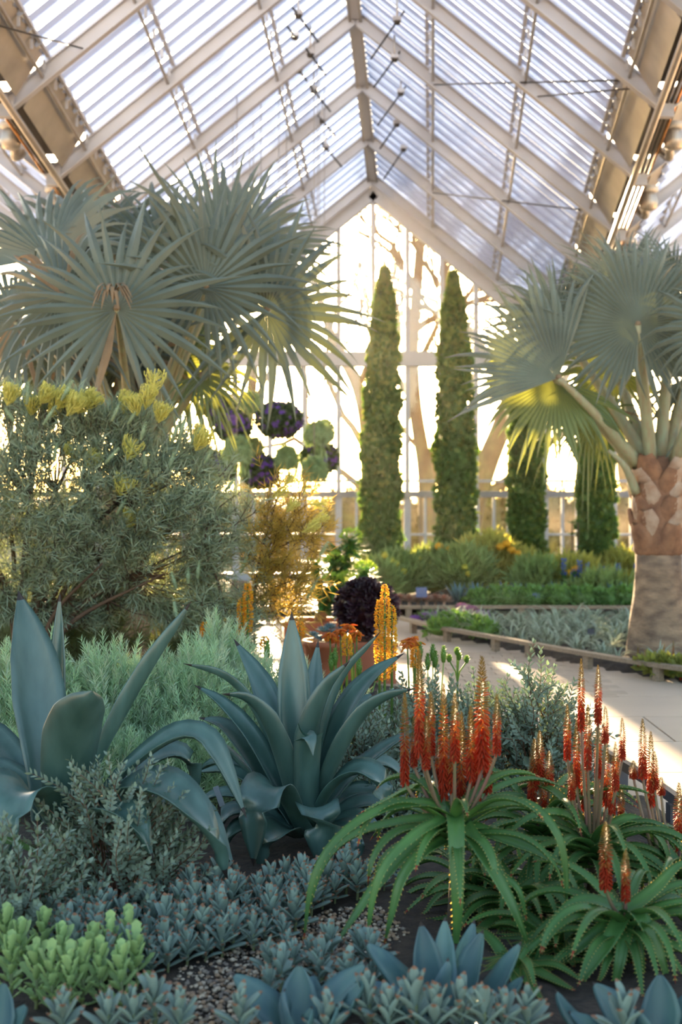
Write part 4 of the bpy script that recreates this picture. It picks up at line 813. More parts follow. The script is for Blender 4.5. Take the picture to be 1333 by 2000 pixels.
for i, (x0, x1, y1, dd) in enumerate([(20, -20, 860, .1), (30, 90, 800, -.2), (40, 190, 800, 0), (50, 290, 820, .1), (55, 380, 870, -.1), (60, 400, 960, .2), (65, 390, 1060, -.2), (30, 60, 950, -.4), (45, 180, 960, -.35), (60, 300, 1000, -.3), (60, 320, 1120, -.35), (60, 200, 1100, -.45), (20, -40, 1020, -.3)]):
    b_ = gv+np.array([(x0-45)*.0035, rr.uniform(-.1, .1), 0]); e = P(x1, y1, 9.2+dd); m_ = b_+(e-b_)*.45+np.array([-(e-b_)[0]*.22, 0, (e-b_)[2]*.15]); pts = spline([b_, m_, e], 18); stems.append(pts)
    g = G(); tube(g, pts, np.linspace(.030, .005, 18), 6); part('stem', g, M_TWIG, t)
N = 4200; cand = []
while len(cand) < N:
    x = rr.uniform(-60, 412); y = rr.uniform(775, 1240); top = np.interp(x, [-60, 0, 60, 130, 180, 230, 300, 340, 395, 412], [790, 790, 800, 795, 810, 825, 815, 845, 895, 940]); bot = np.interp(x, [-60, 60, 160, 250, 330, 412], [1200, 1215, 1230, 1190, 1220, 1180])
    if y < top or y > bot: continue
    hole = math.sin(x*.031+1)*math.sin(y*.027+x*.012)
    if hole < -.55 and rr.random() < .8: continue
    cand.append(P(x, y, 9.2+rr.uniform(-.55, .45)*math.sin(PI*min(1, max(.15, (y-top)/(bot-top+1))))))
pos = np.array(cand); allst = np.concatenate(stems)
near = allst[np.argmin(((pos[:, None, ::2]-allst[None, ::6, ::2])**2).sum(-1), 1)*6]
T = nrm(nrm(pos-near)+[0, -.1, .45]+rr.normal(0, .45, (N, 3))); R = roll(frame_from(T), rr.uniform(0, 6, N))*rr.uniform(.7, 1.15, (N, 1, 1)); g = G(); k = rr.integers(0, 3, N)
for i in range(3): g.scatter(SPR[i], R[k == i], pos[k == i])
tg = G()
for i in range(0, N, 9): tube(tg, spline([near[i], (near[i]+pos[i])/2+[0, 0, -.03], pos[i]], 5), [.006, .005, .004, .003, .002], 3, cap=False)
part('foliage', g, [M_NEED, M_TWIG], t); part('twigs', tg, M_TWIG, t)
for i, (x, y, L, dx, dz, kind) in enumerate([(14, 792, 40, .35, 1, 0), (78, 790, 40, .6, .9, 0), (98, 815, 50, .5, 1, 0), (130, 812, 48, .6, .8, 0), (152, 808, 44, .5, .9, 0), (240, 808, 44, .35, 1, 0), (284, 800, 46, .2, 1, 0), (112, 800, 46, .6, .9, 0), (60, 812, 36, .2, 1, 0), (268, 812, 36, -.2, 1, 0), (165, 800, 40, .7, .8, 0), (378, 868, 38, .6, .8, 0), (310, 826, 34, .3, 1, 0), (170, 912, 32, .6, .8, 0), (138, 908, 30, .3, 1, 1), (235, 970, 36, .2, .6, 1), (248, 1032, 36, .4, 1, 0), (312, 1020, 46, .3, 1, 1), (382, 880, 40, .5, .9, 0), (248, 900, 40, .4, .9, 1), (300, 770, 40, .1, 1, 1)]):
    part('brush_flower', brush(P(x, y, 8.75+.12*(i % 3)), (dx, -.2, dz), L*8.9/F, .080 if kind == 0 else .10, 310+i, 170 if kind == 0 else 70), M_YEL, t)
for i, (x, y, L, dx, dz) in enumerate([(52, 790, 44, .1, 1), (120, 782, 44, .6, 1), (84, 830, 44, .7, 1), (28, 824, 30, -.4, .6), (218, 822, 40, .5, 1), (350, 858, 46, .3, 1), (336, 862, 40, .4, 1), (372, 868, 36, .6, 1), (205, 906, 40, .8, .9), (105, 900, 34, .2, 1), (228, 1005, 34, .6, 1), (288, 1020, 34, -.4, 1), (328, 1020, 30, .3, 1), (286, 920, 36, -.1, 1), (330, 918, 34, .3, 1), (400, 905, 30, .5, .9), (345, 1150, 34, -.3, 1), (368, 1140, 30, 0, 1), (340, 1175, 30, .2, -1), (386, 1130, 34, .1, 1), (250, 828, 36, .6, .9), (275, 860, 36, .3, 1)]):
    part('flower_bud', bud(P(x, y, 8.75), (dx, -.1, dz), L*8.9/F, .016, 340+i), M_BUD, t)

gv2 = P(470, 1290, 8.9); gv2[2] = .03
t = thing('grevillea_shrub', gv2, 'airy golden needle-leaved shrub backlit by the sun beside the dense one', 'shrub'); stems = []; rr = np.random.default_rng(400)
for i, cs in enumerate([[(480, 1290), (492, 1180), (520, 1080), (560, 1020), (600, 985)], [(497, 1170), (505, 1100), (525, 1030), (545, 960)], [(495, 1180), (530, 1150), (570, 1135), (592, 1128)], [(515, 1090), (565, 1060), (605, 1040)], [(470, 1300), (430, 1150), (400, 1060), (420, 1000), (470, 960)], [(420, 1090), (440, 1040), (500, 1000)], [(490, 1200), (530, 1195), (560, 1185), (590, 1160)], [(460, 1290), (420, 1220), (395, 1180)]]):
    pts = spline([P(x, y, 8.9+.05*math.sin(i*2+j)) for j, (x, y) in enumerate(cs)], 16); stems.append(pts); g = G(); tube(g, pts, np.linspace(.013 if i in (0, 4) else .008, .003, 16), 5); part('stem', g, M_TWIG, t)
allst = np.concatenate(stems); N = 620; b_ = allst[rr.integers(0, len(allst), N)]; pos = b_+rr.normal(0, .055, (N, 3)); T = nrm((pos-b_)*4+[.2, -.1, .35]+rr.normal(0, .4, (N, 3)))
kk = (pos[:, 0] > P(500, 0, 8.9)[0]); g = G(); R = roll(frame_from(T), rr.uniform(0, 6, N))*rr.uniform(.7, 1.15, (N, 1, 1))
V_, T_, M_ = SPR[0].bake(); SG = G(); SG.add(V_, T_, np.where(M_ == 0, 2, 1)); g.scatter(SPR[1], R[~kk], pos[~kk]); g.scatter(SG, R[kk], pos[kk]); part('foliage', g, [M_NEED, M_TWIG, M_NEEDG], t)
for i, (x, y, L, dx, dz) in enumerate([(530, 975, 40, .8, .5), (550, 955, 40, .7, .7), (605, 985, 34, 1, .05), (590, 1040, 40, .8, .5), (610, 1020, 34, .8, .4), (560, 1000, 30, .6, .7)]):
    part('brush_flower', brush(P(x, y, 8.7), (dx, -.2, dz), L*8.9/F, .05, 410+i, 110), M_YEL, t)
for i, (x, y, L, dx, dz) in enumerate([(600, 1168, 44, .5, .9), (625, 1085, 30, .5, .8), (470, 1120, 34, .4, 1), (440, 960, 30, .6, .8)]):
    part('flower_bud', bud(P(x, y, 8.8), (dx, -.1, dz), L*8.9/F, .014, 420+i), M_BUD, t)

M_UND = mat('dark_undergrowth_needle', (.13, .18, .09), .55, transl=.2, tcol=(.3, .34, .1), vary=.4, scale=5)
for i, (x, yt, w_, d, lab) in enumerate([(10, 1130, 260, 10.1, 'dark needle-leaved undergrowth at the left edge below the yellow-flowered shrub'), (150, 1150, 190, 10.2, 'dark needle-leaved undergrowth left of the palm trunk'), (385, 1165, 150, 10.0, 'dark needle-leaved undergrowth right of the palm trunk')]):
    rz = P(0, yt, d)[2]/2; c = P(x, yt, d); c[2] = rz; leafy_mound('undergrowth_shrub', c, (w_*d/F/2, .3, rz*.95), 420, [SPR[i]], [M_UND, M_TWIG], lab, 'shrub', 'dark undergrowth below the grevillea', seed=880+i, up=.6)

# ------------------------------------------------------------------ feathery light-green shrubs behind the agaves
M_FEA = [mat('feathery_green', (.50, .72, .44), .6, transl=.3, tcol=(.45, .62, .28), vary=.35, scale=4), mat('feathery_silver', (.60, .74, .54), .6, transl=.3, tcol=(.5, .55, .2), vary=.3, scale=4)]
def make_feather(seed, mm=0):
    rr = np.random.default_rng(seed); g = G(); L = .20; tube(g, [(0, 0, 0), (0, L*.5, .006), (0, L, 0)], [.003, .0025, .0015], 3, mm, cap=False); nn = 34; f = np.linspace(.1, 1, nn)**.8; a = np.arange(nn)*2.4
    nd = G(); needle(nd, .05, .0042, 0, .012); T = np.stack([np.cos(a), np.full(nn, .8)+f, np.sin(a)], -1)
    g.scatter(nd, roll(frame_from(T), rr.uniform(0, 6, nn))*np.interp(f, [0, .6, 1], [1.1, 1, .6])[:, None, None], np.stack([np.zeros(nn), f*L, np.zeros(nn)], -1), np.full(nn, mm)); return g
FEA = [make_feather(s, 0) for s in range(2)]+[make_feather(9, 1)]
def feathery(c, d, wpx, hpx, n, label, seed, silver=.1):
    rr = np.random.default_rng(seed); B = P(c[0], c[1], d); B[2] = .03; rx = wpx*d/F/2; top = P(c[0], c[1], d)[2]; H = hpx*d/F
    t = thing('feathery_shrub', B, label, 'shrub', 'feathery pale green shrubs behind the agaves'); D = sphere_dirs(n, rr); D[:, 2] = abs(D[:, 2])
    cz = B[2]; pos = B+D*[rx, rx*.9, H-.12]*rr.uniform(.45, 1.0, (n, 1))**.5*np.array([1, 1, 1]); pos[:, 2] += .03*np.sin(pos[:, 0]*23)+.03*np.sin(pos[:, 1]*19)
    T = nrm(D*[.5, .5, .3]+[0, -.08, .9]+rr.normal(0, .22, (n, 3))); R = roll(frame_from(T), rr.uniform(0, 6, n))*rr.uniform(.75, 1.2, (n, 1, 1)); g = G(); k = np.where(rr.random(n) < silver, 2, rr.integers(0, 2, n))
    for i in range(3): g.scatter(FEA[i], R[k == i], pos[k == i])
    sg = G()
    for i in range(0, n, 10): tube(sg, spline([B+(pos[i]-B)*[.25, .25, 0], B+(pos[i]-B)*[.8, .8, .5], pos[i]], 5), [.005, .004, .0035, .003, .002], 3, cap=False)
    part('foliage', g, M_FEA, t); part('stems', sg, mat('yellow_green_stem', (.25, .28, .08), .7), t)
feathery((60, 1480), 7.0, 250, 265, 900, 'feathery green shrub at the left edge behind the left agave', 1, .35)
feathery((230, 1480), 7.1, 260, 255, 850, 'feathery green shrub between the two large agaves', 2, .35)
feathery((370, 1470), 7.2, 230, 255, 750, 'feathery green shrub left of the middle agave', 3, .35)
feathery((430, 1440), 7.6, 150, 265, 550, 'tallest silvery feathery shrub below the golden shrub', 4, .6)
feathery((345, 1560), 6.5, 200, 150, 450, 'low feathery shrub under the arching agave leaf', 6)
feathery((140, 1560), 6.5, 240, 190, 500, 'low feathery shrub directly behind the left agave', 8)
feathery((520, 1450), 7.4, 120, 200, 400, 'small feathery shrub behind the middle agave leaves', 5, .5)
feathery((610, 1410), 7.6, 110, 165, 300, 'cream-tipped feathery shrub behind the middle agave tip', 7, 1.0)

# ------------------------------------------------------------------ small-leaved grey shrubs
M_GLF = mat('grey_green_small_leaf', (.27, .35, .27), .5, transl=.15, tcol=(.25, .35, .12), vary=.4, scale=10)
M_GTW = mat('reddish_twig', (.20, .09, .05), .7, vary=.3)
SLF = G(); SLF.add([[0, 0, 0], [-.0065, .009, .002], [0, .010, -.0005], [.0065, .009, .002], [-.005, .018, .003], [0, .019, .001], [.005, .018, .003], [0, .026, .004]], [[0, 2, 1], [0, 3, 2], [1, 2, 5], [1, 5, 4], [2, 3, 6], [2, 6, 5], [4, 5, 7], [5, 6, 7]])
def make_twig(seed, L=.22, pairs=11):
    rr = np.random.default_rng(seed); g = G(); pts = spline([(0, 0, 0), (rr.uniform(-.02, .02), L*.5, rr.uniform(-.02, .02)), (0, L, 0)], 6); tube(g, pts, np.linspace(.0028, .001, 6), 3, 1, cap=False); T = []; p = []; s = []
    for k in range(pairs):
        f = .12+.88*k/(pairs-1); c = np.array([np.interp(f, np.linspace(0, 1, 6), pts[:, i]) for i in range(3)]); a0 = k*1.57+rr.uniform(-.3, .3)
        for h in (0, PI): a = a0+h; T.append([math.cos(a), .45+.5*f, math.sin(a)]); p.append(c); s.append(1.65-.6*f)
    g.scatter(SLF, frame_from(np.array(T), (0, 1, 0))*np.array(s)[:, None, None], np.array(p), np.zeros(len(p))); return g
TWG = [make_twig(s) for s in range(3)]
def grey_shrub(c, d, wpx, hpx, n, label, seed, sc=1.0, flat=.9):
    rr = np.random.default_rng(seed); B = P(c[0], c[1], d); B[2] = .03; rx = wpx*d/F/2; H = hpx*d/F; t = thing('small_leaved_shrub', B, label, 'shrub', 'grey small-leaved shrubs'); D = sphere_dirs(n, rr); D[:, 2] = abs(D[:, 2]); q = rr.uniform(.2, 1, (n, 1))**.5
    pos = B+D*[rx*.85, rx*.8, max(.05, H-.2*sc)]*q; T = nrm(D*[.9, .9, .3]+[0, -.1, .75]+rr.normal(0, .38, (n, 3))); R = roll(frame_from(T), rr.uniform(0, 6, n))*(sc*rr.uniform(.7, 1.15, (n, 1, 1))); g = G(); k = rr.integers(0, 3, n)
    for i in range(3): g.scatter(TWG[i], R[k == i], pos[k == i])
    sg = G()
    for i in range(0, n, 4): tube(sg, spline([B+(pos[i]-B)*[.15, .15, 0], B+(pos[i]-B)*[.7, .7, .55], pos[i]], 5), [.005, .0045, .004, .003, .0025], 3, cap=False)
    part('foliage', g, [M_GLF, M_GTW], t); part('stems', sg, M_GTW, t)
grey_shrub((228, 1790), 4.95, 290, 325, 240, 'grey small-leaved shrub in front of the left agave', 1)
grey_shrub((20, 1850), 4.6, 190, 250, 110, 'grey small-leaved shrub cut by the left picture edge', 2)
grey_shrub((1050, 1570), 6.9, 150, 280, 170, 'tall grey-green shrub beside the path between the red spikes', 3, 1.15)
grey_shrub((955, 1540), 7.2, 180, 200, 150, 'grey-green shrub behind the front red spikes', 4, 1.1)
grey_shrub((840, 1500), 7.6, 180, 190, 150, 'grey-green shrub under the orange foxtail spikes', 5, 1.1)
grey_shrub((720, 1540), 7.0, 190, 190, 150, 'grey-green shrub at the right shoulder of the middle agave', 6, 1.1)
grey_shrub((790, 1620), 6.3, 160, 120, 90, 'low grey-green shrub between middle agave and red spikes', 7)

# ------------------------------------------------------------------ silvery succulent groundcover
M_KAL = mat('silvery_succulent_leaf', (.25, .34, .29), .6, transl=.06, tcol=(.2, .3, .2), vary=.25, scale=14, rnd=.15)
M_KED = mat('rusty_leaf_tip', (.34, .16, .09), .6, vary=.3, scale=30)
M_KST = mat('succulent_stem', (.22, .26, .12), .7, vary=.3)
KW = ([0, .15, .45, .75, .92, 1], [.35, .6, 1, .9, .55, .12])
KALM = []
for s in range(3):
    g = G(); blade(g, spline([(0, 0, 0), (0, .03, .004+.002*s), (0, .066+.004*s, .012)], 11), .023+.002*s, KW, (0, 0, 1), .45, .003, 5, 0, 1); KALM.append(g.mesh('leaf', [M_KAL, M_KED]))
def tomat(R, p):
    return Matrix(((*R[0], p[0]), (*R[1], p[1]), (*R[2], p[2]), (0, 0, 0, 1)))
STM = G(); tube(STM, [(0, 0, -.01), (.004, 0, .05), (0, 0, .10)], [.005, .0045, .004], 5); STMm = STM.mesh('stem', [M_KST])
def succulent(pos, sc, seed, label, group):
    rr = np.random.default_rng(seed); t = thing('succulent_plant', pos, label, 'succulent', group)
    inst('stem', STMm, t, Matrix.Scale(sc, 4)); n = int(rr.integers(13, 18)); lean = rr.normal(0, .10, 2)
    for k in range(n):
        f = k/n; a = k*2.39996+rr.uniform(-.25, .25); el = .15+1.15*f+rr.uniform(-.12, .12); z = (.035+.065*f)*sc
        T = np.array([[math.cos(a)*math.cos(el)+lean[0], math.sin(a)*math.cos(el)+lean[1], math.sin(el)]]); R = frame_from(T, (0, 0, 1))[0]*(sc*rr.uniform(.85, 1.1)*(1.12-.35*f)); inst('leaf', KALM[(k+seed) % 3], t, tomat(R, (0, 0, z)))
def inpoly(x, y, poly):
    c = False; n = len(poly)
    for i in range(n):
        (ax, ay), (bx_, by) = poly[i], poly[(i+1) % n]
        if (ay > y) != (by > y) and x < (bx_-ax)*(y-ay)/(by-ay)+ax: c = not c
    return c
def fill(poly, mind, seed, maxn):
    """spots on the ground inside an outline seen in the picture, kept apart by mind metres"""
    rr = np.random.default_rng(seed); xs_ = [p[0] for p in poly]; ys_ = [p[1] for p in poly]; o = []
    for _ in range(9000):
        if len(o) >= maxn: break
        d = 4160/(rr.uniform(min(ys_), max(ys_))-950); y = 950+4160/d; x = rr.uniform(min(xs_), max(xs_))
        if not inpoly(x, y, poly): continue
        p = np.array([(x-CX)*d/F, d, .03])
        if all((p[0]-q[0])**2+(p[1]-q[1])**2 > mind**2 for q in o): o.append(p)
    return o
for i, p in enumerate(fill([(385, 1775), (470, 1775), (560, 1765), (640, 1755), (760, 1735), (790, 1750), (640, 1800), (590, 1850), (540, 1880), (430, 1900), (340, 1930), (210, 1960), (100, 1900), (110, 1850), (230, 1830), (330, 1800)], .060, 11, 230)):
    succulent(p, 1.06+.25*math.sin(i*1.7), 500+i, ('silvery succulent with rust-tipped leaves in the drift just under the middle agave' if p[1] > 5.25 else 'silvery succulent with rust-tipped leaves in the middle of the drift' if p[1] > 4.75 else 'silvery succulent with rust-tipped leaves at the near edge of the drift by the gravel'), 'silvery succulents in the drift around the agaves')
for i, p in enumerate(fill([(525, 1925), (700, 1900), (760, 1960), (640, 2010), (520, 2000)], .08, 12, 20)):
    succulent(p, 1.0+.2*math.sin(i*1.3), 700+i, 'small silvery succulent with rust-tipped leaves behind the front agaves', 'silvery succulents behind the front agaves')
for i, (x, y, d, s) in enumerate([(300, 2040, 3.75, 1.25), (260, 2050, 3.7, 1.1), (350, 2060, 3.7, 1.1), (720, 2040, 3.75, 1.2), (760, 2050, 3.7, 1.1), (810, 2030, 3.7, 1.35), (850, 2040, 3.68, 1.2), (900, 2030, 3.7, 1.25), (945, 2040, 3.68, 1.2), (985, 2045, 3.7, 1.1), (1220, 2050, 3.65, 1.2), (120, 2060, 3.68, 1.1), (210, 2055, 3.68, 1.1), (470, 2050, 3.7, 1.1), (1030, 2050, 3.7, 1.1), (640, 2056, 3.66, 1.1)]):
    b_ = P(x, y, d); succulent((b_[0], b_[1], .03), s*1.15, 740+i, 'blurred silvery succulent on the bottom edge '+('below the light green clump' if x < 400 else 'beside the small agave by the gravel' if x < 700 else 'before the small agave below the aloe' if x < 1100 else 'in the bottom right corner'), 'silvery succulents along the bottom edge')

# light green lobed plants, bottom left
M_LET = mat('light_green_lobed_leaf', (.38, .55, .22), .55, transl=.2, tcol=(.4, .55, .1), vary=.25, scale=10, rnd=.12)
LETM = []
for s in range(3):
    g = G(); blade(g, spline([(0, 0, 0), (0, .04, .004), (0, .085, .018)], 9), .046, ([0, .2, .36, .48, .6, .7, .84, .94, 1], [.2, .28, .8, .42, 1, .5, .95, .6, .2]), (0, 0, 1), .35, .002, 5); LETM.append(g.mesh('leaf', [M_LET]))
for i, (x, y, d) in enumerate([(40, 1990, 4.2), (85, 1975, 4.3), (20, 2030, 4.05), (120, 2010, 4.15), (70, 2040, 4.0), (160, 2035, 4.0), (215, 2000, 4.2), (250, 1985, 4.25), (195, 2035, 4.0), (235, 2045, 3.98), (135, 2055, 3.95), (265, 2015, 4.1), (100, 2058, 3.95), (10, 1980, 4.3), (180, 2000, 4.15)]):
    b_ = P(x, y, d); t = thing('lobed_leaf_plant', (b_[0], b_[1], .03), ('light green lobed-leaf plant in the back row of the bottom left clump' if d > 4.18 else 'light green lobed-leaf plant in the middle of the bottom left clump' if d > 4.02 else 'light green lobed-leaf plant in the front row of the bottom left clump'), 'plant', 'light green lobed plants'); rr = np.random.default_rng(800+i)
    inst('stem', STMm, t, Matrix.Scale(1.2, 4))
    for k in range(20):
        f = k/20; a = k*2.4; el = .25+.85*f+rr.uniform(-.2, .2); T = np.array([[math.cos(a)*math.cos(el), math.sin(a)*math.cos(el), math.sin(el)]]); R = frame_from(T, (0, 0, 1))[0]*rr.uniform(.6, .95); inst('leaf', LETM[k % 3], t, tomat(R, (0, 0, .01+.15*f)))

# ------------------------------------------------------------------ gravel in the gaps
gp = fill([(250, 2000), (330, 1930), (430, 1890), (560, 1850), (640, 1800), (740, 1790), (800, 1850), (740, 1900), (600, 1960), (520, 2030), (300, 2040)], .010, 5, 2600); g = G(); PB = G(); ball(PB, (0, 0, 0), (.009, .007, .005), 6, 4, 0, .2, 1)
gp = np.array(gp); n = len(gp); rr = np.random.default_rng(6); a = rr.uniform(0, 6, n); z = np.zeros(n); o = np.ones(n); R = np.stack([np.stack([np.cos(a), -np.sin(a), z], -1), np.stack([np.sin(a), np.cos(a), z], -1), np.stack([z, z, o], -1)], -2)*rr.uniform(.5, 1.5, (n, 1, 1))
g.scatter(PB, R, gp+np.stack([z, z, rr.uniform(.006, .022, n)], -1), rr.integers(0, 3, n)); tag(part('gravel', g, M_PEB), 'tan and grey gravel showing between the succulents', 'gravel', kind='stuff')
# ------------------------------------------------------------------ orange foxtail spikes
M_ORA = [mat('orange_floret', (.72, .30, .02), .6, transl=.5, tcol=(1.0, .50, .05), vary=.3, scale=40), mat('yellow_floret', (.72, .46, .03), .6, transl=.5, tcol=(1.0, .70, .10), vary=.25, scale=40), mat('deep_orange_floret', (.66, .19, .03), .6, transl=.45, tcol=(1.0, .33, .05), vary=.3, scale=40)]
M_STR = mat('green_strap_leaf', (.10, .20, .04), .5, transl=.3, tcol=(.35, .5, .06), vary=.35, scale=5)
FLO = G(); needle(FLO, .016, .008, 0, .004); needle(FLO, .013, .006, 0, -.004)
def foxtail(px, y0, y1, ystem, d, wpx, t, seed, mix=(.6, .4)):
    rr = np.random.default_rng(seed); A = P(px, y1, d); B = P(px, y0, d); ft = P(px, ystem, d); ft[2] = max(.03, ft[2]); g = G(); tube(g, spline([ft, A, B], 8), np.linspace(.010, .004, 8), 6); s = part('flower_stalk', g, M_STR, t)
    L = B[2]-A[2]; n = int(520*L/.45)+60; f = rr.random(n); a = rr.uniform(0, 6.28, n); prof = np.interp(f, [0, .1, .8, 1], [.75, 1, .9, .3]); r_ = wpx*d/F/2*prof*rr.uniform(.55, .9, n)
    D = np.stack([np.cos(a), np.sin(a), np.full(n, .15)], -1); pos = A+np.outer(f, B-A)+D*[1, 1, 0]*r_[:, None]; gg = G(); gg.scatter(FLO, roll(frame_from(nrm(D+rr.normal(0, .3, (n, 3)))), rr.uniform(0, 6, n)), pos, (rr.random(n) > mix[0]).astype(int)); part('floret_cluster', gg, M_ORA, s)
def straps(t, c, n, L, w, seed, el0=1.2, mm=None, curl=1.4):
    rr = np.random.default_rng(seed); c = np.asarray(c, float)
    for k in range(n):
        a = k*2.4+rr.uniform(-.4, .4); e = el0+rr.uniform(-.25, .2); h = np.array([math.cos(a), math.sin(a), 0]); p = [c+h*.015]; l = L*rr.uniform(.7, 1.15)
        for j in range(8): p.append(p[-1]+(h*math.cos(e)+np.array([0, 0, math.sin(e)]))*l/8); e -= curl/8*rr.uniform(.6, 1.5)
        p = np.array(p); p[:, 2] = np.maximum(p[:, 2], .03); g = G(); blade(g, spline(p, 12), w, ALW, np.array([0, -.2, 1])-h*.3, .4, .004, 5); part('leaf', g, mm or M_STR, t)
c = P(752, 1500, 7.3); c[2] = .03; t = thing('foxtail_lily', c, 'strap-leaved plant with three tall orange flower spikes beside the middle agave', 'flower')
foxtail(752, 1142, 1330, 1500, 7.3, 21, t, 1); foxtail(742, 1172, 1310, 1500, 7.35, 18, t, 2); foxtail(766, 1184, 1310, 1500, 7.4, 18, t, 3, (.2, .8)); straps(t, c, 14, .55, .032, 900)
c = P(478, 1320, 8.3); c[2] = .03; t = thing('foxtail_lily', c, 'strap-leaved plant with two orange flower spikes below the golden shrub', 'flower')
foxtail(484, 1140, 1235, 1320, 8.3, 20, t, 4); foxtail(473, 1168, 1240, 1320, 8.3, 18, t, 5); straps(t, c, 8, .35, .03, 901)
for i, (x, y0, y1, d, lab) in enumerate([(586, 1214, 1245, 8.6, 'short orange poker flower behind the middle agave tip'), (517, 1243, 1268, 8.6, 'short orange poker flower left of the middle agave tip'), (401, 1215, 1245, 8.4, 'short orange poker flower among the silvery feathery shrub'), (812, 1265, 1305, 8.0, 'small orange poker flower at the edge of the path')]):
    c = P(x, 1340, d); c[2] = .03; t = thing('poker_flower', c, lab, 'flower', 'orange poker flowers'); foxtail(x, y0, y1, 1360, d, 18, t, 20+i, (.85, .15)); straps(t, c, 7, .30, .022, 905+i)
# star-burst orange aloe flowers and green budding torches behind the agave
PTL = G(); tube(PTL, [(0, 0, 0), (0, .02, -.004), (0, .038, -.016)], [.003, .005, .003], 4, cap=False)
def starburst(x, y, d, t, seed, sc=1.0):
    rr = np.random.default_rng(seed); c = P(x, y, d); ft = P(x+rr.uniform(-8, 8), 1400, d); ft[2] = max(.03, ft[2]-.1); g = G(); tube(g, spline([ft, (ft+c)/2+[.01, 0, 0], c], 8), np.linspace(.008, .005, 8), 5); s = part('flower_stalk', g, M_STR, t)
    n = 34; a = rr.uniform(0, 6.28, n); D = np.stack([np.cos(a), np.sin(a), rr.uniform(-.5, .5, n)], -1); gg = G(); gg.scatter(PTL, frame_from(nrm(D))*sc*rr.uniform(.8, 1.3, (n, 1, 1)), c+np.stack([np.zeros(n), np.zeros(n), rr.uniform(0, .03, n)], -1), rr.choice([0, 2, 2], n)); part('floret_cluster', gg, M_ORA, s)
for i, (cx, lst, d, lab) in enumerate([(680, [(645, 1246), (665, 1238), (682, 1228), (697, 1240), (690, 1250), (656, 1252)], 8.4, 'plant with orange star-burst flowers in front of the terracotta planters'), (803, [(796, 1262), (806, 1254), (815, 1264)], 8.2, 'plant with small orange star-burst flowers at the path edge')]):
    c = P(cx, 1400, d); c[2] = .03; t = thing('starburst_aloe', c, lab, 'flower')
    for j, (x, y) in enumerate(lst): starburst(x, y, d+.1*(j % 3), t, 930+10*i+j, 1.1)
    straps(t, c, 14, .32, .04, 940+i, 1.0)
    if i == 0: foxtail(678, 1240, 1280, 1400, 8.2, 20, t, 31, (.4, .6))
M_TOR = mat('green_bud_torch', (.16, .30, .07), .5, transl=.25, tcol=(.35, .55, .08), vary=.3, scale=12)
def torches(lst, d, label, seed):
    c = P(sum(x for x, y in lst)/len(lst), 1420, d); c[2] = .03; t = thing('bud_torch_plant', c, label, 'flower', 'green torch plants')
    for i, (x, y) in enumerate(lst):
        h = P(x, y, d); ft = c+np.array([(h[0]-c[0])*.6, 0, 0]); g = G(); tube(g, [ft, (ft+h)/2, h-[0, 0, .05]], [.006, .005, .004], 5); s = part('flower_stalk', g, M_TOR, t); part('bud', bud(h-[0, 0, .06], (0, 0, 1), .10, .022, seed+i), M_TOR, s)
    straps(t, c, 8, .3, .03, seed)
torches([(821, 1268), (846, 1272), (851, 1285), (867, 1275), (836, 1290)], 8.3, 'group of green torch-shaped buds against the path', 950)
torches([(523, 1265), (648, 1290), (655, 1280), (702, 1300), (735, 1310)], 8.1, 'green torch-shaped buds behind the middle agave', 960)
c = P(895, 1400, 8.0); c[2] = .03; t = thing('branched_bud_plant', c, 'thin branched stalk with green bud heads against the path', 'flower')
for i, (x, y) in enumerate([(878, 1290), (893, 1276), (897, 1286), (912, 1292)]):
    h = P(x, y, 8.0); g = G(); tube(g, spline([c, P(894, 1330, 8.0), h], 8), .005, 5); s = part('stalk', g, M_STR, t); part('bud', bud(h-[0, 0, .01], (0, 0, 1), .04, .018, 970+i), M_TOR, s)

# ------------------------------------------------------------------ terracotta planters and what grows in them
def box_planter(px, d, wpx, dep, ztop, label):
    c = P(px, 950, d); w_ = wpx*d/F; b_ = np.array([c[0], d, 0]); t = thing('terracotta_planter', b_, label, 'planter', 'terracotta planters by the path')
    for nm, cc, sz in (('front_panel', (0, -dep/2, ztop/2), (w_, .03, ztop)), ('back_panel', (0, dep/2, ztop/2), (w_, .03, ztop)), ('side_panel', (-w_/2+.015, 0, ztop/2), (.03, dep-.03, ztop)), ('side_panel', (w_/2-.015, 0, ztop/2), (.03, dep-.03, ztop)), ('rim', (0, -dep/2-.005, ztop-.02), (w_+.03, .05, .04))):
        g = G(); box(g, b_+cc, sz); part(nm, g, M_TERRA, t, False)
    g = G(); box(g, b_+[0, 0, ztop-.06], (w_-.06, dep-.06, .04)); part('soil', g, M_SOIL, t, False)
box_planter(722, 11.0, 100, .45, .34, 'square terracotta planter with the dark rosette shrub')
box_planter(617, 13.0, 120, .5, .30, 'low terracotta trough under the lime-flowered shrub')
pc = P(640, 950, 10.5); pc[2] = 0; t = thing('terracotta_pot', pc, 'round terracotta bowl filled with blue rosettes', 'pot')
g = G(); lathe(g, pc, [(.12, 0), (.16, .15), (.185, .34), (.20, .345), (.20, .39), (.175, .39), (.165, .36), (.02, .36)], 24); part('bowl', g, M_TERRA, t)
g = G(); lathe(g, pc, [(.16, .345), (.10, .37), (.01, .375)], 16); part('soil', g, M_SOIL, t)
M_ECH = mat('blue_rosette_leaf', (.16, .27, .30), .5, transl=.05, vary=.25, scale=10, rnd=.1)
M_AEO = mat('black_purple_rosette_leaf', (.035, .012, .022), .32, transl=.15, tcol=(.35, .10, .06), vary=.4, scale=10, rnd=.2)
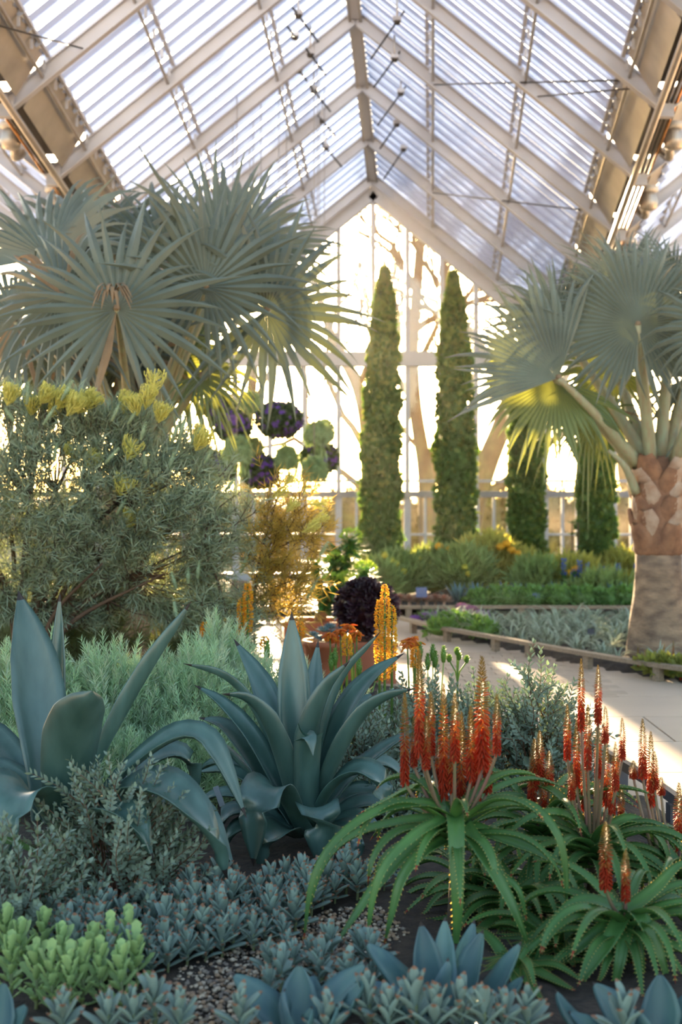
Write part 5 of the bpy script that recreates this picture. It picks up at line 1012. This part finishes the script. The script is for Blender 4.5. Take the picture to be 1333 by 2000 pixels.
def rosette(g, c, R, n, seed, el=(.1, 1.2), w=.34):
    rr = np.random.default_rng(seed); c = np.asarray(c, float)
    for k in range(n):
        f = k/n; a = k*2.4; e = el[0]+(el[1]-el[0])*f; T = np.array([math.cos(a)*math.cos(e), math.sin(a)*math.cos(e), math.sin(e)]); l = R*(1.05-.45*f); blade(g, spline([c, c+T*l*.6, c+T*l+[0, 0, l*.12]], 5), l*w*1.5, KW, (0, 0, 1), .3, .003, 3)
for i, (x, y, dd) in enumerate([(612, 1244, 0), (632, 1234, .05), (655, 1240, 0), (672, 1236, .08), (640, 1250, -.1), (622, 1252, -.08), (662, 1252, -.08), (645, 1228, .12)]):
    c = P(x, y, 10.5+dd); g = G(); rosette(g, c, .07, 22, i); solo('blue_rosette', g, M_ECH, c, 'blue fleshy rosette in the round terracotta bowl', 'succulent', 'blue rosettes in the bowl')
ac = P(716, 1185, 11.0); t = thing('dark_rosette_shrub', (ac[0], 11.0, .34), 'black-purple rosette shrub in the square planter', 'shrub'); rr = np.random.default_rng(77)
for i in range(5):
    g = G(); a = i*1.3; e = ac+np.array([math.cos(a)*.12, math.sin(a)*.1, -.05]); tube(g, spline([(ac[0]+math.cos(a)*.03, 11.0+math.sin(a)*.03, .30), (ac[0]+math.cos(a)*.06, 11.0+math.sin(a)*.05, .45), e], 6), .014, 5); part('stem', g, M_TWIG, t)
g = G(); ball(g, ac, (.19, .16, .17), 12, 9, 0, .12, 3); part('inner_foliage', g, M_AEO, t); D = sphere_dirs(60, rr); D[:, 1] = np.where(D[:, 1] > .4, -D[:, 1], D[:, 1])
for i, dv in enumerate(D):
    g = G(); rosette(g, ac+dv*[.23, .2, .20], .085, 16, i, (.0, 1.0), .36)
    V = g.bake()[0]; g2 = G(); c_ = ac+dv*[.23, .2, .20]; Rr = frame_from(np.array([nrm(dv+np.array([0, -.2, .7]))]), (.3, 1, 0))[0]; Rr = np.stack([Rr[:, 0], Rr[:, 2], Rr[:, 1]], 1); g2.add((V-c_)@Rr.T+c_, g.bake()[1]); part('rosette', g2, M_AEO, t)
M_EUP = mat('euphorbia_leaf', (.09, .26, .06), .5, transl=.10, tcol=(.2, .45, .04), vary=.4, scale=9); M_LIM = mat('lime_flower_head', (.34, .52, .06), .6, transl=.12, tcol=(.6, .75, .08), vary=.3, scale=20)
ec = P(622, 950, 13.0); t = thing('lime_flowered_shrub', (ec[0], 13.0, .25), 'round green shrub with lime flower heads in the low trough', 'shrub'); EL = G(); needle(EL, .13, .026, 0, .01)
heads = [(640, 1100, 0), (672, 1052, .1), (700, 1115, 0), (637, 1140, -.15), (610, 1130, 0), (665, 1135, -.1), (690, 1150, 0), (620, 1165, -.1), (655, 1165, -.15), (660, 1085, .1), (605, 1095, .1), (640, 1070, .2)]
for i, (x, y, dd) in enumerate(heads):
    h = P(x+14, y, 12.7+dd); g = G(); tube(g, spline([(ec[0]+.02*math.sin(i), 13.0, .25), (ec[0]*.6+h[0]*.4, 13.0, .55), h-[0, 0, .03]], 8), np.linspace(.030, .010, 8), 6); part('stem', g, mat('tan_stem', (.34, .20, .10), .7), t)
    rr = np.random.default_rng(980+i); n = 120; a = rr.uniform(0, 6.28, n); Dv = np.stack([np.cos(a), np.sin(a), rr.uniform(-.7, .5, n)], -1); g = G(); g.scatter(EL, frame_from(nrm(Dv))*rr.uniform(1.0, 1.6, (n, 1, 1)), h-np.stack([np.zeros(n), np.zeros(n), rr.uniform(0, .14, n)], -1)); part('leaf_whorl', g, M_EUP, t)
    if i in (0, 1, 2, 3, 5, 9): 
        g = G(); n = 90; Dv = sphere_dirs(n, rr); Dv[:, 2] = abs(Dv[:, 2]); g.scatter(LF, roll(frame_from(Dv), rr.uniform(0, 6, n))*.55, h+Dv*[.09, .09, .07]+[0, 0, .01]); part('flower_head', g, M_LIM, t)

# ------------------------------------------------------------------ silver grass in the island bed
M_SG = mat('silver_grass_blade', (.54, .64, .48), .5, transl=.25, tcol=(.4, .48, .25), vary=.35, scale=5, rnd=.15)
SGM = []
for s in range(4):
    rr = np.random.default_rng(s+70); g = G()
    for k in range(22):
        a = rr.uniform(0, 6.28); e = rr.uniform(.9, 1.5); h = np.array([math.cos(a), math.sin(a), 0]); p = [h*.02]; l = rr.uniform(.22, .36)
        for j in range(5): p.append(p[-1]+(h*math.cos(e)+np.array([0, 0, math.sin(e)]))*l/5); e -= rr.uniform(.25, .5)
        blade(g, np.array(p), .018, ALW, np.array([0, 0, 1])-h*.3, .3, .001, 3)
    SGM.append(g.mesh('silver_grass_clump', [M_SG]))
isl = [(2.78, 11.2), (2.06, 12.45), (1.62, 13.4), (1.12, 14.6), (1.0, 15.0), (4.2, 15.1), (4.4, 11.2)]; rr = np.random.default_rng(12); pts_ = []
while len(pts_) < 150:
    x, y = rr.uniform(1, 4.4), rr.uniform(11.2, 15.1)
    if inpoly(x, y, isl) and (x-rp0[0])**2+(y-rp0[1])**2 > .5**2 and x < .32*y and all((x-a)**2+(y-b)**2 > .15**2 for a, b in pts_): pts_.append((x, y))
for i, (x, y) in enumerate(pts_):
    o = bpy.data.objects.new('silver_grass_clump', SGM[i % 4]); link(o); o.location = (x, y, .04); s_ = rr.uniform(.8, 1.2)*np.interp(y, [11, 13, 15], [.75, .9, 1.1]); o.scale = (s_, s_, s_); o.rotation_euler = (0, 0, rr.uniform(0, 6)); tag(o, ('silver-green arching grass clump close behind the curving timber rail' if x < np.interp(y, [11, 12.4, 13.4, 14.6, 15], [3.2, 2.5, 2.1, 1.6, 1.5]) else 'silver-green arching grass clump at the back of the island bed' if y > 14.1 else 'silver-green arching grass clump in the middle of the island bed'), 'grass clump', 'silver grass clumps in the island bed')
# low green edge plants at the tip of the island
for i, (x, y) in enumerate([(880, 1228), (905, 1232), (925, 1236), (860, 1226), (945, 1240)]):
    c = P(x, y, 14.6-.25*i); c[2] = .12; leafy_mound('green_edge_plant', c, (.16, .14, .09), 110, [LF], [mat('fresh_green_leaf', (.16, .30, .05), .55, transl=.3, vary=.3, scale=9)], 'fresh green low plant along the timber rail at the island tip', 'plant', 'green plants at the island tip', seed=600+i)
# red aloes at the palm foot
for i, (x, y, d, lab) in enumerate([(1247, 1262, 11.4, 'short red flower spike left of the palm foot'), (1261, 1268, 11.5, 'second short red flower spike left of the palm foot'), (1298, 1258, 11.2, 'tall red flower spike before the palm foot'), (1316, 1252, 11.2, 'tallest red flower spike before the palm foot'), (1305, 1275, 11.0, 'low red flower spike before the palm foot'), (1330, 1285, 10.9, 'red flower spike at the right edge before the palm')]):
    c = P(x, 1310, d); c[2] = .04; t = thing('small_red_aloe', c, lab, 'aloe', 'small red aloes at the palm foot'); straps(t, c, 9, .16, .02, 1000+i, 1.0); g = G(); A = P(x, y+42, d); tube(g, [c, A], .005, 5); s_ = part('flower_stalk', g, M_STALK, t)
    inst('floret_cluster', SPK[i % 4][1], s_, Matrix.Translation(Vector(A-c)) @ Matrix.Scale(.62, 4))
for i, (x, y) in enumerate([(1275, 1290), (1290, 1300), (1310, 1302), (1328, 1308)]):
    c = P(x, y, 11.1-.05*i); c[2] = .10; leafy_mound('yellow_green_plant', c, (.13, .12, .08), 90, [LF], [mat('yellow_green_leaf', (.30, .32, .06), .55, transl=.35, vary=.4, scale=9)], 'yellow-green low plant along the rail before the palm', 'plant', 'yellow-green plants before the palm', seed=620+i)

# ------------------------------------------------------------------ long bed before the end wall
M_BU = [mat('grey_green_bush_leaf', (.22, .36, .13), .6, transl=.3, tcol=(.35, .40, .06), vary=.45, scale=4), mat('warm_green_bush_leaf', (.36, .40, .11), .6, transl=.45, tcol=(.60, .55, .08), vary=.4, scale=4)]
M_YF = mat('golden_daisy', (.75, .42, .02), .6, transl=.4, tcol=(.9, .55, .05), vary=.25, scale=30); M_YF2 = mat('lemon_flower', (.60, .58, .08), .6, transl=.4, vary=.25, scale=30)
UPB = G()
for k in range(6): 
    n0 = UPB.n; needle(UPB, .15, .024, 0, .02*(k % 3-1)); a = k*1.05; UPB.V[-1] = UPB.V[-1]@np.array([[math.cos(a), 0, math.sin(a)], [0, 1, 0], [-math.sin(a), 0, math.cos(a)]])@np.array([[1, 0, 0], [0, .92, .39*(1 if k % 2 else -1)], [0, -.39*(1 if k % 2 else -1), .92]])+[0, .03*k, 0]
def back_bush(x, y, w_, h_, d, m, flowers, label, seed):
    top = P(x, y-h_/2+8, d)[2]; rx = w_*d/F/2; rz = max(.12, (top-.08)/2-.06); c = P(x, y, d); c[2] = .08+rz*.95; t = leafy_mound('flowering_bush', c, (rx, rx*.8, rz), int(520*rx*rz/.12), [UPB], [M_BU[m]], label, 'bush', 'flowering bushes before the end wall', seed=seed, wild=.3, up=1.3)
    for i, (fx, fy, big) in enumerate(flowers):
        q = P(fx, fy, d-rx*.95); g = G(); ball(g, q, (.065 if big else .045)*np.array([1, 1, .8]), 9, 6, 0, .15, i); R_ = sphere_dirs(26, np.random.default_rng(i)); g.scatter(LF, frame_from(R_)*.5, q+R_*.03); part('flower_head', g, M_YF if big else M_YF2, t)
for i, a in enumerate([(735, 1150, 70, 110, 17.6, 0, [(752, 1085, 0)], 'grey-green bush at the foot of the first cypress'), (790, 1135, 110, 120, 18.6, 0, [(765, 1095, 0), (775, 1100, 0), (790, 1115, 0)], 'grey-green bush between the two tall cypresses, nearer the first'),
      (845, 1120, 90, 110, 18.8, 0, [(820, 1092, 0), (840, 1098, 0), (866, 1108, 0), (858, 1067, 1), (877, 1075, 1)], 'bush with two orange-yellow heads before the second cypress'), (905, 1130, 100, 130, 18.4, 0, [(908, 1108, 0), (915, 1120, 0)], 'dense grey-green bush before the second cypress'), (958, 1105, 110, 130, 18.8, 1, [(978, 1068, 1), (990, 1062, 1), (1000, 1074, 1), (960, 1100, 0), (948, 1120, 0)], 'taller sunlit bush with yellow heads left of the third cypress'),
      (1010, 1125, 70, 110, 18.6, 1, [(1018, 1095, 1), (1014, 1082, 1), (1020, 1150, 1)], 'narrow bush with yellow heads at the third cypress'), (1055, 1140, 90, 100, 18.0, 0, [], 'plain grey-green bush right of the third cypress'), (1115, 1130, 110, 90, 18.2, 1, [(1112, 1120, 1), (1125, 1112, 1), (1090, 1140, 0), (1140, 1130, 0)], 'golden-green bush between the last two cypresses'),
      (1215, 1120, 80, 90, 18.6, 1, [], 'golden-green bush between the last cypress and the palm trunk'), (1180, 1165, 110, 60, 17.4, 0, [], 'low dark bush at the foot of the last cypress'), (700, 1140, 60, 90, 18.8, 1, [], 'sunlit bush left of the first cypress foot')]): back_bush(*a, 640+i)
for i, (x, y, w_, h_) in enumerate([(985, 1195, 90, 46), (1040, 1196, 80, 44), (1090, 1195, 80, 46), (1140, 1196, 80, 44), (1185, 1200, 60, 40), (940, 1200, 60, 36), (1225, 1196, 60, 44)]):
    c = P(x, y, 16.75); rx = w_*16.75/F/2; rz = h_*16.75/F/2; c[2] = max(.08+rz*.8, c[2]); leafy_mound('leafy_edge_plant', c, (rx, .22, rz), 260, [LF], [mat('deep_green_edge_leaf', (.13, .26, .08), .5, transl=.3, tcol=(.25, .5, .06), vary=.45, scale=8)], 'low deep-green leafy plant in the front row of the far bed', 'plant', 'leafy plants edging the far bed', seed=660+i, wild=.7)
for i, (x, y) in enumerate([(895, 1190), (930, 1186), (985, 1180), (1015, 1182), (1085, 1178), (1200, 1185), (1222, 1186)]):
    c = P(x, y+16, 17.0+.05*(i % 3)); c[2] = .08; t = thing('far_blue_agave', c, 'small blue agave in the far bed behind the low leafy edge', 'agave', 'blue agaves in the far bed')
    for k in range(15):
        a = k*2.4; e = .35+.07*k; T = np.array([math.cos(a)*math.cos(e), math.sin(a)*math.cos(e), math.sin(e)]); g = G(); blade(g, spline([c, c+T*.16, c+T*.32], 6), .07, AGW3, np.array([0, 0, 1])-T*.2, .4, .006, 3); part('leaf', g, M_AG3, t)
M_RUS = mat('rust_and_cream_leaf', (.46, .36, .28), .6, col2=(.26, .10, .06), scale=9, rnd=.2)
for i, x in enumerate([765, 782, 800, 817, 834, 851, 868]):
    c = P(x, 1190, 16.7+.1*(i % 2)); c[2] = .16; g = G(); rosette(g, c, .13, 26, i, (-.1, 1.3), .3); tube(g, [(c[0], c[1], .06), c], .02, 6); solo('rust_rosette', g, M_RUS, (c[0], c[1], .08), 'rust and cream rosette in the row left of the far agaves', 'succulent', 'rust rosettes in the far bed')
M_VIO = mat('violet_flower_head', (.28, .10, .42), .6, transl=.35, tcol=(.5, .2, .6), vary=.3, scale=20); M_PNK = mat('pink_flower_head', (.50, .22, .36), .6, transl=.35, vary=.4, scale=20)
for i, (x, y, m, lab) in enumerate([(826, 1207, 0, 'violet flower clump leftmost before the far rail'), (842, 1204, 0, 'violet flower clump second from the left before the far rail'), (880, 1208, 0, 'low violet flower clump under the pink one'), (893, 1196, 1, 'violet-pink flower clump left of the tall pink one'), (908, 1186, 1, 'tall pink flower clump at the island tip'), (920, 1192, 1, 'pink flower clump right of the tall pink one'), (932, 1206, 0, 'bright violet flower clump right of the pink ones'), (948, 1202, 0, 'violet flower clump rightmost at the island tip')]):
    h = P(x, y, 15.2); c = np.array([h[0], 15.2, .02]); t = thing('violet_flower', c, lab, 'flower', 'violet and pink flowers at the island tip'); rr = np.random.default_rng(680+i)
    for k in range(4):
        q = h+np.array([rr.uniform(-.09, .09), rr.uniform(-.06, .06), rr.uniform(-.03, .03)]); g = G(); tube(g, [c+(q-c)*[.2, .2, 0], q], .004, 4); s_ = part('stalk', g, M_STR, t); g = G(); n = 60; Dv = sphere_dirs(n, rr); Dv[:, 2] = abs(Dv[:, 2]); g.scatter(PET, frame_from(np.cross(Dv, [.1, .2, 1]), Dv)*.65, q+Dv*[.065, .06, .03]); part('flower_head', g, M_PNK if m else M_VIO, s_)
    g = G(); n = 60; Dv = sphere_dirs(n, rr); Dv[:, 2] = abs(Dv[:, 2]); g.scatter(LF, frame_from(Dv)*.9, c+Dv*[.10, .09, .10]+[0, 0, .02]); part('foliage', g, mat('fresh_green_leaf', (.16, .30, .05)), t)
M_BLU = mat('blue_spike_floret', (.06, .12, .48), .6, transl=.3, tcol=(.15, .25, .8), vary=.3, scale=20)
for i, (x, y) in enumerate([(1102, 1092), (1120, 1112), (1133, 1096), (1148, 1100), (1176, 1106), (1208, 1102), (1244, 1102)]):
    h = P(x, y, 17.7); c = np.array([h[0], 17.7, .08]); t = thing('blue_flower_spike', c, 'slender blue flower spike before the end wall, %s from the left' % ['first', 'second', 'third', 'fourth', 'fifth', 'sixth', 'seventh'][i], 'flower', 'blue flower spikes in the far bed'); g = G(); tube(g, [c, h], .006, 5); s_ = part('stalk', g, M_STR, t)
    g = G(); rr = np.random.default_rng(i); n = 90; a = rr.uniform(0, 6.28, n); f = rr.random(n); Dv = np.stack([np.cos(a), np.sin(a), np.full(n, .3)], -1); g.scatter(LF, roll(frame_from(Dv), rr.uniform(0, 6, n))*.45, h-np.stack([0*f, 0*f, f*.22], -1)+Dv*.012); part('floret_cluster', g, M_BLU, s_)
    g = G(); n = 20; a = rr.uniform(0, 6.28, n); Dv = np.stack([np.cos(a), np.sin(a), np.full(n, .8)], -1); g.scatter(LF, frame_from(Dv)*1.6, c+np.stack([0*a, 0*a, rr.uniform(0, .35, n)], -1)); part('leaves', g, M_EUP, t)
# thin young plants with leaf whorls near the wall
for i, (x, ys) in enumerate([(1078, [1105]), (1118, [1105, 1080, 1045, 1022]), (1130, [1070, 1020])]):
    c = P(x, 950, 18.6); c[2] = .08; t = thing('whorled_sapling', c, 'thin dark stem with leaf whorls, %s' % ['shortest, left of the golden bush', 'tallest, left of the last cypress', 'right beside the last cypress'][i], 'plant'); g = G(); tube(g, [c, P(x, min(ys), 18.6)], .009, 5); part('stem', g, M_TWIG, t)
    for y in ys:
        q = P(x, y, 18.6); n = 16; a = np.linspace(0, 6.28, n, endpoint=False); Dv = np.stack([np.cos(a), np.sin(a), .2+.2*np.sin(a*3)], -1); g = G(); g.scatter(EL, frame_from(nrm(Dv))*.9, np.tile(q, (n, 1))); part('leaf_whorl', g, M_EUP, t)

# ------------------------------------------------------------------ plant labels on stakes
M_SIGN = mat('slate_blue_sign', (.10, .13, .26), .5, vary=.1); M_SIGN2 = mat('dark_sign', (.03, .035, .05), .5, vary=.1); M_SIGN3 = mat('grey_plant_tag', (.22, .25, .28), .4, vary=.1)
def sign(x, y, d, wpx, hpx, m, label, tilt=.3, roll_=0.0, zg=.05, foot=None):
    c = P(x, y, d); t = thing('plant_label', (c[0], d+.02, zg), label, 'sign'); g = G(); w_, h_ = wpx*d/F, hpx*d/F
    R = (Matrix.Rotation(roll_, 3, 'Y') @ Matrix.Rotation(-tilt, 3, 'X')); box(g, c, (w_, .008, h_), R=np.array(R)); part('plate', g, m, t, False)
    g = G(); box(g, c-np.array([0, .004, 0]), (w_*.9, .003, h_*.86), R=np.array(R)); part('plate_face', g, m, t, False)
    g = G(); bar(g, (c[0], d+.012, zg), c+[0, .01, -h_*.2], .012, .012, (0, 1, 0)); part('stake', g, M_DARK, t, False)
sign(824, 1157, 15.9, 22, 20, M_SIGN, 'slate-blue plant label before the grey-green bushes')
sign(1048, 1163, 16.6, 14, 8, M_SIGN, 'small blue plant label above the leafy edge plants')
sign(1155, 1234, 12.6, 14, 12, M_SIGN2, 'dark plant label on a stake in the silver grass')
sign(428, 1555, 5.55, 11, 40, M_SIGN3, 'narrow grey plant label tilted between the two large agaves', .2, -.38)
# a green strap leaf plant reaching in at the left edge
c = P(-60, 1760, 4.8); c[2] = .03; t = thing('strap_leaf_plant', c, 'green strap-leaved plant reaching in from the left picture edge', 'plant')
for ctrl, wpx in (([(-60, 1760, 0), (-40, 1660, 0), (10, 1642, 0), (60, 1660, 0), (130, 1690, 0)], 26), ([(-50, 1770, 0), (-20, 1700, 0), (40, 1690, 0), (75, 1740, 0)], 10), ([(150, 1690, .1), (140, 1730, .05), (108, 1760, 0)], 8)):
    g = G(); blade(g, spline([P(x, y, 4.75+dd) for x, y, dd in ctrl], 14), wpx*4.75/F, ALW, (0, -.6, 1), .4, .004, 5); part('leaf', g, M_STR, t)
# haze volume added to spread a warm glow from the low sun
vm = bpy.data.materials.new('glow_haze_scatter'); vm.use_nodes = True; t_ = vm.node_tree; t_.nodes.clear()
o_ = t_.nodes.new('ShaderNodeOutputMaterial'); v_ = t_.nodes.new('ShaderNodeVolumeScatter'); v_.inputs['Density'].default_value = .0003; v_.inputs['Anisotropy'].default_value = .7; v_.inputs['Color'].default_value = (1, .95, .88, 1)
t_.links.new(v_.outputs[0], o_.inputs['Volume'])
g = G(); box(g, (0, 14.0, 4.5), (13, 16.2, 9.2)); tag(part('added_glow_haze', g, vm, None, False), 'faint haze volume added for a warm glow in the glasshouse', 'haze', kind='stuff')
